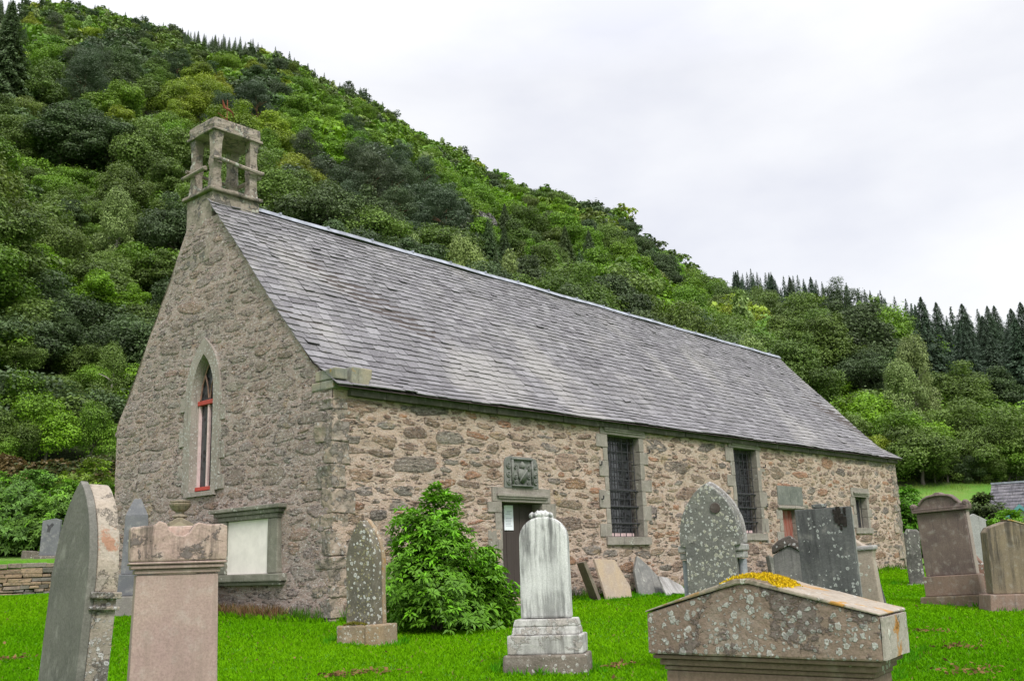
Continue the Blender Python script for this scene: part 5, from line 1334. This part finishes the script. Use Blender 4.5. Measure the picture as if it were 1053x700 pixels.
# leafy shrub against the long wall
def rosette_shrub(name, label, P, Rx, Rz, n, leaf, colr, seed, per=9, young=.3, cat='shrub', low=.1):
    rng = np.random.default_rng(seed)
    d = unit(rng.normal(0, 1, (n, 3))); d[:, 2] = np.abs(d[:, 2])*1.35-.58
    lump = 1+.26*np.sin(d[:, 0]*6+1)*np.sin(d[:, 1]*5+2)+.20*np.sin(d[:, 2]*9+d[:, 0]*4)+.10*np.sin(d[:, 2]*17+d[:, 1]*9)
    rr = (rng.random(n)**.28)*lump
    C_ = np.stack([d[:, 0]*Rx*rr, d[:, 1]*Rx*rr, Rz*(.42+d[:, 2]*.62*rr)], -1)
    C_[:, 2] = np.where(C_[:, 2] > .86*Rz, .86*Rz+(C_[:, 2]-.86*Rz)*.45, C_[:, 2]); taper = 1-.22*np.clip((C_[:, 2]/Rz-.45)/.5, 0, 1)
    C_[:, 0] *= taper; C_[:, 1] *= taper
    k0 = n//3; a_ = rng.uniform(0, 6.28, k0); q_ = Rx*rng.uniform(.45, .98, k0); C_ = np.concatenate([C_, np.stack([q_*np.cos(a_), q_*np.sin(a_), rng.uniform(.06, .30, k0)*Rz], -1)])
    C_ = C_[C_[:, 2] > low]; n = len(C_)
    ax = unit(C_*np.array([1, 1, .35])/Rx + np.array([0, 0, .8]) + rng.normal(0, .25, (n, 3)))
    ref = unit(np.cross(ax, rng.normal(0, 1, (n, 3)))); ref2 = np.cross(ax, ref)
    V, T = [], []
    cl = rng.uniform(.7, 1.2, n); yg = rng.random(n) < young*np.clip(C_[:, 2]/Rz*1.6, .2, 1.2)
    for k_ in range(per):
        a = 2*np.pi*k_/per+rng.normal(0, .2, n); el = rng.uniform(-.25, .75, n)
        dr = ref*np.cos(a)[:, None]+ref2*np.sin(a)[:, None]; dr = unit(dr+ax*el[:, None])
        l = (leaf*rng.uniform(.7, 1.3, n))[:, None]; sd_ = unit(np.cross(dr, ax))*l*.17
        b = C_+dr*.012; mid = b+dr*l*.5+ax*l*.06; tip = b+dr*l-ax*l*.10+np.array([0, 0, -.1])*l
        V.append(np.stack([b, mid+sd_, tip, mid-sd_], 1).reshape(-1, 3))
        f = cl*rng.uniform(.8, 1.2, n); c = np.stack([np.where(yg, 1.5, 1.), np.where(yg, 1.65, 1.), np.where(yg, 1., 1.)], -1)*f[:, None]; T.append(c)
    V = np.concatenate(V); T = np.concatenate(T)
    o = empty(name, P); tag(o, label, cat)
    c = from_np('foliage', V, np.arange(len(V)).reshape(-1, 4), LEAF, o); set_tint(c.data, T); c.color = (*colr, 1)
    m = MB(); r = random.Random(seed)
    for i in range(9):
        a = r.uniform(0, 6.28); q = (math.cos(a)*Rx*r.uniform(.2, .6), math.sin(a)*Rx*r.uniform(.2, .6), Rz*r.uniform(.5, .8)); m.tube([(q[0]*.1, q[1]*.1, -.1), (q[0]*.6, q[1]*.6, q[2]*.5), q], [.018, .013, .006], 5)
    m.build('stems', MT['bark'], o); return o
P = spot(449, 13.9); rosette_shrub('shrub', 'bright green leafy shrub growing against the long church wall', (P[0], P[1], float(ground(P[0], P[1]))), .72, 2.08, 1700, .09, (.115, .27, .016), 5, low=.02)
P = spot(501, 14.2); rosette_shrub('shrub', 'low spreading green shrub beside the church door, joined to the taller one', (P[0], P[1], float(ground(P[0], P[1]))), .37, 1.2, 300, .12, (.11, .26, .014), 6, low=.03)
P = spot(24, 30); rosette_shrub('shrub', 'layered green shrub with bare brown stems behind the drystone wall', (P[0], P[1], float(ground(P[0], P[1]))), 1.9, 2.6, 1500, .15, (.10, .21, .03), 7, young=.15, low=.1)
P = spot(62, 29.2); rosette_shrub('shrub', 'fresh green shrub filling the bank right of the slim headstone', (P[0], P[1], float(ground(P[0], P[1]))), 1.3, 2.3, 900, .14, (.11, .22, .025), 17, low=.05)
P = spot(-6, 29.5); rosette_shrub('shrub', 'green shrub at the very left edge behind the drystone wall', (P[0], P[1], float(ground(P[0], P[1]))), 1.5, 2.5, 900, .14, (.095, .20, .02), 18, low=.05)
P = spot(104, 30); rosette_shrub('shrub', 'green shrub between the pointed gravestone and the church gable', (P[0], P[1], float(ground(P[0], P[1]))), 1.2, 2.2, 800, .14, (.10, .19, .02), 19, low=.05)
P = spot(88, 31); rosette_shrub('shrub', 'yellow green shrub with reddish tips behind the pointed grey gravestone', (P[0], P[1], float(ground(P[0], P[1]))), 1.5, 3.0, 1000, .14, (.13, .20, .02), 8, young=.25, low=.3)
P = spot(941, 35.5); rosette_shrub('shrub', 'bright green climbing shrub beyond the far corner of the church', (P[0], P[1], float(ground(P[0], P[1]))), .95, 2.9, 900, .14, (.075, .19, .012), 9)
P = spot(1018, 43); rosette_shrub('shrub', 'dark rounded bush in front of the slate roofed cottage', (P[0], P[1], float(ground(P[0], P[1]))), 1.25, 2.9, 700, .2, (.05, .075, .02), 10, young=.1)
P = spot(1043, 36); rosette_shrub('shrub', 'yellow green hedge shrub behind the khaki gravestone', (P[0], P[1], float(ground(P[0], P[1]))), 1.3, 2.0, 600, .15, (.10, .22, .012), 11)

def hedge(name, label, A, B, h, wd, n, size, colr, seed, colr2=None):
    rng = np.random.default_rng(seed); A, B = np.array(A), np.array(B); Ln = np.linalg.norm(B-A); t = (B-A)/Ln; nn = np.array([-t[1], t[0]])
    s_ = rng.random(n)*Ln; f = rng.random(n); side = np.where(f < .4, -1, np.where(f < .6, 1, 0)); top = side == 0
    zz = np.where(top, 1.0, rng.random(n)); off = np.where(top, rng.uniform(-1, 1, n), side)*wd/2
    und = 1+.05*np.sin(s_*1.3)+.04*np.sin(s_*3.7+zz*5)
    off = off*(1+.12*np.sin(s_*2.1+zz*4)+rng.normal(0, .07, n)); zz = zz*h*und+rng.normal(0, .05, n)
    xy = A+np.outer(s_, t)+np.outer(off, nn); gz = ground(xy[:, 0], xy[:, 1])
    P = np.column_stack([xy, gz+zz]); N = np.column_stack([np.outer(side, nn), top*1.0])+np.array([0, 0, .5])+rng.normal(0, .5, (n, 3))
    V = leaf_faces(P, N, np.full(n, size), rng); o = from_np(name, V, np.arange(4*n).reshape(-1, 4), LEAF)
    c = np.array(colr)*rng.uniform(.6, 1.4, (n, 1))
    if colr2 is not None:
        mk = (np.sin(s_*.9)+np.sin(zz*2.3+s_*.5)+rng.normal(0, .7, n)) > .3; c = np.where(mk[:, None], np.array(colr2)*rng.uniform(.6, 1.4, (n, 1)), c)
    set_tint(o.data, c); return tag(o, label, 'hedge')
A = spot(-70, 37); B = spot(150, 37)
hedge('hedge', 'clipped brownish green hedge along the foot of the wooded hill', A[:2], B[:2], 2.5, 1.3, 26000, .11, (.055, .075, .018), 21, (.12, .085, .03))
A = spot(925, 78); B = spot(1090, 80)
hedge('hedge', 'low dark hedge line along the top of the bright field', A[:2], B[:2], 1.1, 1.6, 7000, .22, (.03, .055, .014), 22)
A = spot(985, 46); B = spot(1075, 46)

# drystone retaining wall on the left
def drystone():
    m = MB(); r = random.Random(12); d = (WB-WA)/np.linalg.norm(WB-WA)
    A = WA - d*5; Ln = 13.5
    z = 0.0; row = 0
    hgt = .84
    while z < hgt-.03:
        h = r.uniform(.07, .14); s = -r.uniform(0, .3)
        while s < Ln:
            wd = r.uniform(.18, .62)*(1.2 if row % 3 == 0 else 1); hh = h*r.uniform(.75, 1.02)
            p = A+d*(s+wd/2); gz = float(ground(p[0]-WN[0]*.3, p[1]-WN[1]*.3)); o_ = r.uniform(-.03, .035)
            c0, c1 = s+.006, s+wd-.006; vs = []
            for zz in (z, z+hh):
                for off in (-.10+o_, .30):
                    for c in (c0, c1):
                        q = A+d*(c+r.uniform(-.02, .02))+WN*(off+r.uniform(-.015, .015)); vs.append((q[0], q[1], gz-.05+zz+r.uniform(-.012, .012)))
            m.add(vs, [(0, 2, 3, 1), (4, 5, 7, 6), (0, 1, 5, 4), (2, 6, 7, 3), (0, 4, 6, 2), (1, 3, 7, 5)]); s += wd
        z += h; row += 1
    k = M('drystone'); ri = k.n('ShaderNodeNewGeometry').outputs['Random Per Island']
    rp = k.n('ShaderNodeValToRGB'); k.put(rp.inputs[0], ri); e = rp.color_ramp.elements; e[0].color = (.10, .085, .07, 1); e[1].color = (.33, .24, .16, 1); q = e.new(.35); q.color = (.20, .185, .165, 1); q = e.new(.7); q.color = (.25, .17, .11, 1)
    c = k.mix(k.step(k.noise(11, 5, .7), .4, .7, 0, .6), rp.outputs[0], (.09, .08, .07)); c = k.mix(k.step(k.noise(30, 4, .7), .6, .72, 0, .6), c, (.42, .40, .36)); k.bump(k.noise(14, 5, .7), .03)
    o = m.build('drystone_wall', k.done(c, .95), None, bevel=.012, seg=1); return tag(o, 'low brown drystone wall holding up the grassy bank on the left', 'stone wall')
drystone()

# cottage at the right edge, small gabled shed in front of it
def view_frame(P):
    vd = Vector((P[0]-CAM[0], P[1]-CAM[1], 0)).normalized(); return math.atan2(-vd.x, vd.y)
P = spot(1098, 50)
o = empty('cottage', (P[0], P[1], float(ground(P[0], P[1]))-.45)); o.rotation_euler = (0, 0, view_frame(P)-.15); tag(o, 'cottage with grey slate roof beside the field at the right edge', 'cottage')
m = MB(); m.box(-2.95, 6, -2, 2, -1, 1.75); m.prism([(-2, 1.75), (2, 1.75), (0, 3.55)], -.0, .1); m.v = m.v[:8]; m.f = m.f[:6]; m.m = m.m[:6]
m.add([(-2.95, -2, 1.75), (-2.95, 2, 1.75), (-2.95, 0, 3.45), (6, -2, 1.75), (6, 2, 1.75), (6, 0, 3.45)], [(0, 2, 1), (3, 4, 5)])
m.build('walls', plain('cottage_harling', (.45, .43, .40), .9, .12, 6), o)
k = M('cottage_slate'); sv = k.scale((3.2, 1, 1)); b_ = k.n('ShaderNodeTexBrick'); k.put(b_.inputs[0], k.obj)
c = k.mix(k.step(k.noise(2.2, 6, .7), .38, .66), (.075, .072, .085), (.16, .15, .165)); c = k.mix(k.step(k.noise(1, 5, .7, k.scale((6, 1, 1))), .5, .7, 0, .6), c, (.05, .048, .055)); MT['cslate'] = k.done(c, .7)
m = MB()
r = random.Random(5)
for sg in (-1, 1):
    for i in range(12):
        y0_, y1_ = 2.25*(1-i/12), 2.25*(1-(i+1)/12); z0_, z1_ = 1.55+2.0*(i/12), 1.55+2.0*((i+1)/12)
        x = -3.1
        while x < 6.2:
            xe = x+r.uniform(.25, .5); dz = r.uniform(0, .02); m.add([(x, sg*y0_, z0_+.05+dz), (xe-.01, sg*y0_, z0_+.05+dz), (xe-.01, sg*y1_, z1_+.02), (x, sg*y1_, z1_+.02), (x, sg*y0_, z0_+.02), (xe-.01, sg*y0_, z0_+.02)], [(0, 1, 2, 3), (0, 4, 5, 1)]); x = xe
m.build('roof', MT['cslate'], o)
m = MB(); m.box(-3.12, 6.2, -.12, .12, 3.54, 3.63); m.build('ridge', MT['lead'], o)
P = spot(1056, 40)
o = empty('garden_shed', (P[0], P[1], float(ground(P[0], P[1])))); o.rotation_euler = (0, 0, view_frame(P)); tag(o, 'small pale shed with blue green bargeboards before the cottage', 'shed')
m = MB(); m.prism([(-.85, -.5), (.85, -.5), (.85, 1.2), (0, 2.0), (-.85, 1.2)], -1, 1.2); m.build('walls', plain('shed_harling', (.36, .36, .35), .9, .1), o)
m = MB(); m.prism(ccw([(-1.02, 1.06), (0, 2.0), (0, 2.12), (-1.02, 1.18)]), -1.1, 1.3); m.build('roof_slope', MT['cslate'], o); m = MB(); m.prism(ccw([(1.02, 1.06), (0, 2.0), (0, 2.12), (1.02, 1.18)]), -1.1, 1.3); m.build('roof_slope', MT['cslate'], o)
tl = plain('teal_paint', (.10, .26, .27), .6, .1)
m = MB(); m.prism(ccw([(-1.06, 1.0), (0, 1.98), (0, 2.14), (-1.06, 1.17)]), -1.14, -1.102); m.build('bargeboard', tl, o); m = MB(); m.prism(ccw([(1.06, 1.0), (.001, 1.98), (.001, 2.14), (1.06, 1.17)]), -1.14, -1.102); m.build('bargeboard', tl, o)
P = spot(1004, 44)
o = empty('outbuilding', (P[0], P[1], float(ground(P[0], P[1])))); o.rotation_euler = (0, 0, view_frame(P)+.2); tag(o, 'low outbuilding with pale metal roof just right of the scrolled gravestone', 'outbuilding')
m = MB(); m.box(-.9, .9, -.7, .7, -.5, 1.1); m.build('walls', plain('outbuilding_harling', (.30, .28, .27), .9, .15), o)
m = MB(); m.add([(-1, -.85, 1.0), (1, -.85, 1.0), (1, .1, 1.72), (-1, .1, 1.72), (-1, .85, 1.1), (1, .85, 1.1)], [(0, 1, 2, 3), (3, 2, 5, 4)]); m.build('roof', plain('pale_metal_roof', (.42, .42, .47), .5, .1), o)

# grass blades on the lawn
def lawn_grass():
    rng = np.random.default_rng(31); n = 620000
    d = 3.0*(34/3.0)**rng.random(n); d = np.where(rng.random(n) < .25, rng.uniform(8, 34, n), d)
    az = np.radians(rng.uniform(11, 73, n)); x = CAM[0]+d*np.cos(az); y = CAM[1]+d*np.sin(az)
    sd_ = (x-WA[0])*WN[0]+(y-WA[1])*WN[1]
    dl = np.interp(np.degrees(az), [10, 24, 50, 58, 62, 75], [31, 35, 38, 31, 29, 29])
    ok = ~((x > -.05) & (x < L+.05) & (y > -.05) & (y < W+.05)) & ~((np.degrees(az) > 56) & (sd_ > -.15) & (sd_ < .5)) & (d < dl)
    x, y, d = x[ok], y[ok], d[ok]; n = len(x)
    z = ground(x, y)+.012*np.sin(x*2.1+np.sin(y*1.3))*np.sin(y*1.7+.6)-.004
    tuft = .5+.5*np.sin(x*3.1+np.sin(y*2.3)*2)*np.sin(y*2.7+np.sin(x*1.9)*2)
    h = (.020+.012*rng.random(n))*(.85+.35*tuft)*(1+.02*d); wd = (.0017+.00088*d)*rng.uniform(.7, 1.3, n)
    wallside = np.minimum(np.abs(y+.0)*(x > 0)*(x < L)+99*((x <= 0) | (x >= L)), 99)
    h = h*np.where(wallside < .30, 2.2, 1); h = h*np.where((x > -.35) & (x < 0) & (y > 0) & (y < W), 2.2, 1)
    a = rng.uniform(0, 2*np.pi, n); t = np.stack([np.cos(a), np.sin(a), 0*a], -1)*wd[:, None]; ln = np.stack([rng.normal(0, .55, n)*h, rng.normal(0, .55, n)*h, h], -1)
    P = np.stack([x, y, z], -1); V = np.stack([P-t, P+t, P+ln+t*.15, P+ln*1.0-t*.15], 1).reshape(-1, 3)
    o = from_np('grass', V, np.arange(4*n).reshape(-1, 4), MT['grass'])
    pn_ = .5+.25*np.sin(x*.9+1)*np.sin(y*.8)+.25*np.sin(x*.37-y*.5)
    f = (.78+.30*rng.random(n))*(.85+.3*pn_)
    dry = rng.random(n) < .012
    c = np.stack([np.where(dry, .22, .102+.03*pn_), np.where(dry, .19, .305), np.where(dry, .06, .004)], -1)*f[:, None]
    set_tint(o.data, c); tag(o, 'short bright green lawn grass of the churchyard', 'grass', kind='stuff')
lawn_grass()
# dry weeds at the gable foot, dead leaf patches on the lawn
def tufts(name, label, pts, h, colrs, seed, n=14, cat='weeds', spread=.08):
    rng = np.random.default_rng(seed); V, T = [], []
    for (x, y) in pts:
        k_ = n; a = rng.uniform(0, 6.28, k_); r_ = rng.random(k_)*spread; px, py = x+r_*np.cos(a), y+r_*np.sin(a); pz = ground(px, py)
        hh = h*rng.uniform(.4, 1.2, k_); le = np.stack([rng.normal(0, .35, k_)*hh, rng.normal(0, .35, k_)*hh, hh], -1); b = rng.uniform(0, 6.28, k_); t = np.stack([np.cos(b), np.sin(b), 0*b], -1)*rng.uniform(.006, .016, (k_, 1)); P = np.stack([px, py, pz], -1)
        V.append(np.stack([P-t*.5, P+t*.5+le*.5, P+le, P-t*.5+le*.5], 1).reshape(-1, 3)); ci = rng.integers(0, len(colrs), k_); T.append(np.array(colrs)[ci]*rng.uniform(.7, 1.3, (k_, 1)))
    V = np.concatenate(V); o = from_np(name, V, np.arange(len(V)).reshape(-1, 4), MT['grass']); set_tint(o.data, np.concatenate(T)); return tag(o, label, cat, kind='stuff')
rng = np.random.default_rng(8)
tufts('dry_weeds', 'dry reddish brown weeds along the foot of the gable wall', [(-.06-abs(rng.normal(0, .10)), rng.uniform(.9, 3.4)) for _ in range(120)], .22, [(.20, .12, .065), (.26, .17, .08), (.12, .13, .03), (.16, .08, .05)], 1, 12)
tufts('green_weeds', 'tufts of green weeds growing along the foot of the church walls', [(rng.uniform(5.5, 22.5), -.10-abs(rng.normal(0, .10))) for _ in range(150)] + [(-.1-abs(rng.normal(0, .1)), rng.uniform(0, .9)) for _ in range(16)] + [(rng.uniform(0, 3.5), -.1-abs(rng.normal(0, .1))) for _ in range(40)], .22, [(.06, .17, .01), (.09, .20, .015), (.05, .11, .015)], 2, 12)
STONE_FEET = []
for o in list(COL.objects):
    if o.get('category') in ('gravestone', 'stone slab'):
        r_ = np.random.default_rng(int(abs(o.location.x*13+o.location.y*7))); c_, s_ = math.cos(o.rotation_euler[2]), math.sin(o.rotation_euler[2])
        for _ in range(46):
            a = r_.uniform(0, 2*math.pi); hx, hy = (.46, .30) if o.get('category') == 'gravestone' else (.5, .22)
            e_ = (abs(math.cos(a))**4+abs(math.sin(a))**4)**-.25; lx, ly = hx*math.cos(a)*e_*r_.uniform(.95, 1.2), hy*math.sin(a)*e_*r_.uniform(.95, 1.25)
            x, y = o.location.x+lx*c_-ly*s_, o.location.y+lx*s_+ly*c_
            if y < -.02 or x < -.02: STONE_FEET.append((x, y))
tufts('longer_grass', 'longer untrimmed grass left round the feet of the gravestones', STONE_FEET, .085, [(.065, .26, .006), (.09, .27, .012), (.05, .19, .006)], 3, 7, 'grass', .05)
rng = np.random.default_rng(15); P_ = []
for _ in range(2600):
    d = rng.uniform(46, 84); a = math.radians(rng.uniform(12, 26)); x, y = CAM[0]+d*math.cos(a), CAM[1]+d*math.sin(a)
    if lowfreq(x*4, y*4)+.4*rng.random() > .55: P_.append((x, y))
tufts('rough_pasture', 'rough tufted grass and bracken on the sloping field', P_, .38, [(.10, .22, .015), (.14, .24, .02), (.16, .15, .05), (.08, .16, .02)], 9, 9, 'pasture', .5)
def litter():
    rng = np.random.default_rng(4); P = []
    for cx_, cy_, s_, n in [(u, d_, s_, n) for u, d_, s_, n in ((20, 8.2, .22, 170), (38, 8.6, .12, 60), (12, 11, .12, 40), (380, 9.7, .16, 70), (345, 9.5, .1, 40), (1000, 9.5, .22, 70), (985, 11.3, .15, 50), (1020, 8.3, .2, 80), (645, 8.2, .1, 40), (640, 10, .12, 40), (950, 13, .2, 40))]:
        Q = spot(cx_, cy_)
        for _ in range(n): P.append((Q[0]+rng.normal(0, s_), Q[1]+rng.normal(0, s_*.7)))
    for _ in range(260):
        d = rng.uniform(5, 22); a = math.radians(rng.uniform(13, 70)); P.append((CAM[0]+d*math.cos(a), CAM[1]+d*math.sin(a)))
    P = np.array(P); ok = ~((P[:, 0] > -.1) & (P[:, 1] > -.1)); P = P[ok]; z = ground(P[:, 0], P[:, 1])+.035+.02*rng.random(len(P)); n = len(P)
    V = leaf_faces(np.column_stack([P, z]), np.array([0, 0, 1.])+rng.normal(0, .5, (n, 3)), np.full(n, .026), rng); o = from_np('fallen_leaves', V, np.arange(4*n).reshape(-1, 4), MT['grass'])
    set_tint(o.data, np.array([.20, .12, .055])*rng.uniform(.5, 1.3, (n, 1))); tag(o, 'brown fallen leaves and cuttings lying on the lawn', 'leaves', kind='stuff')
litter()
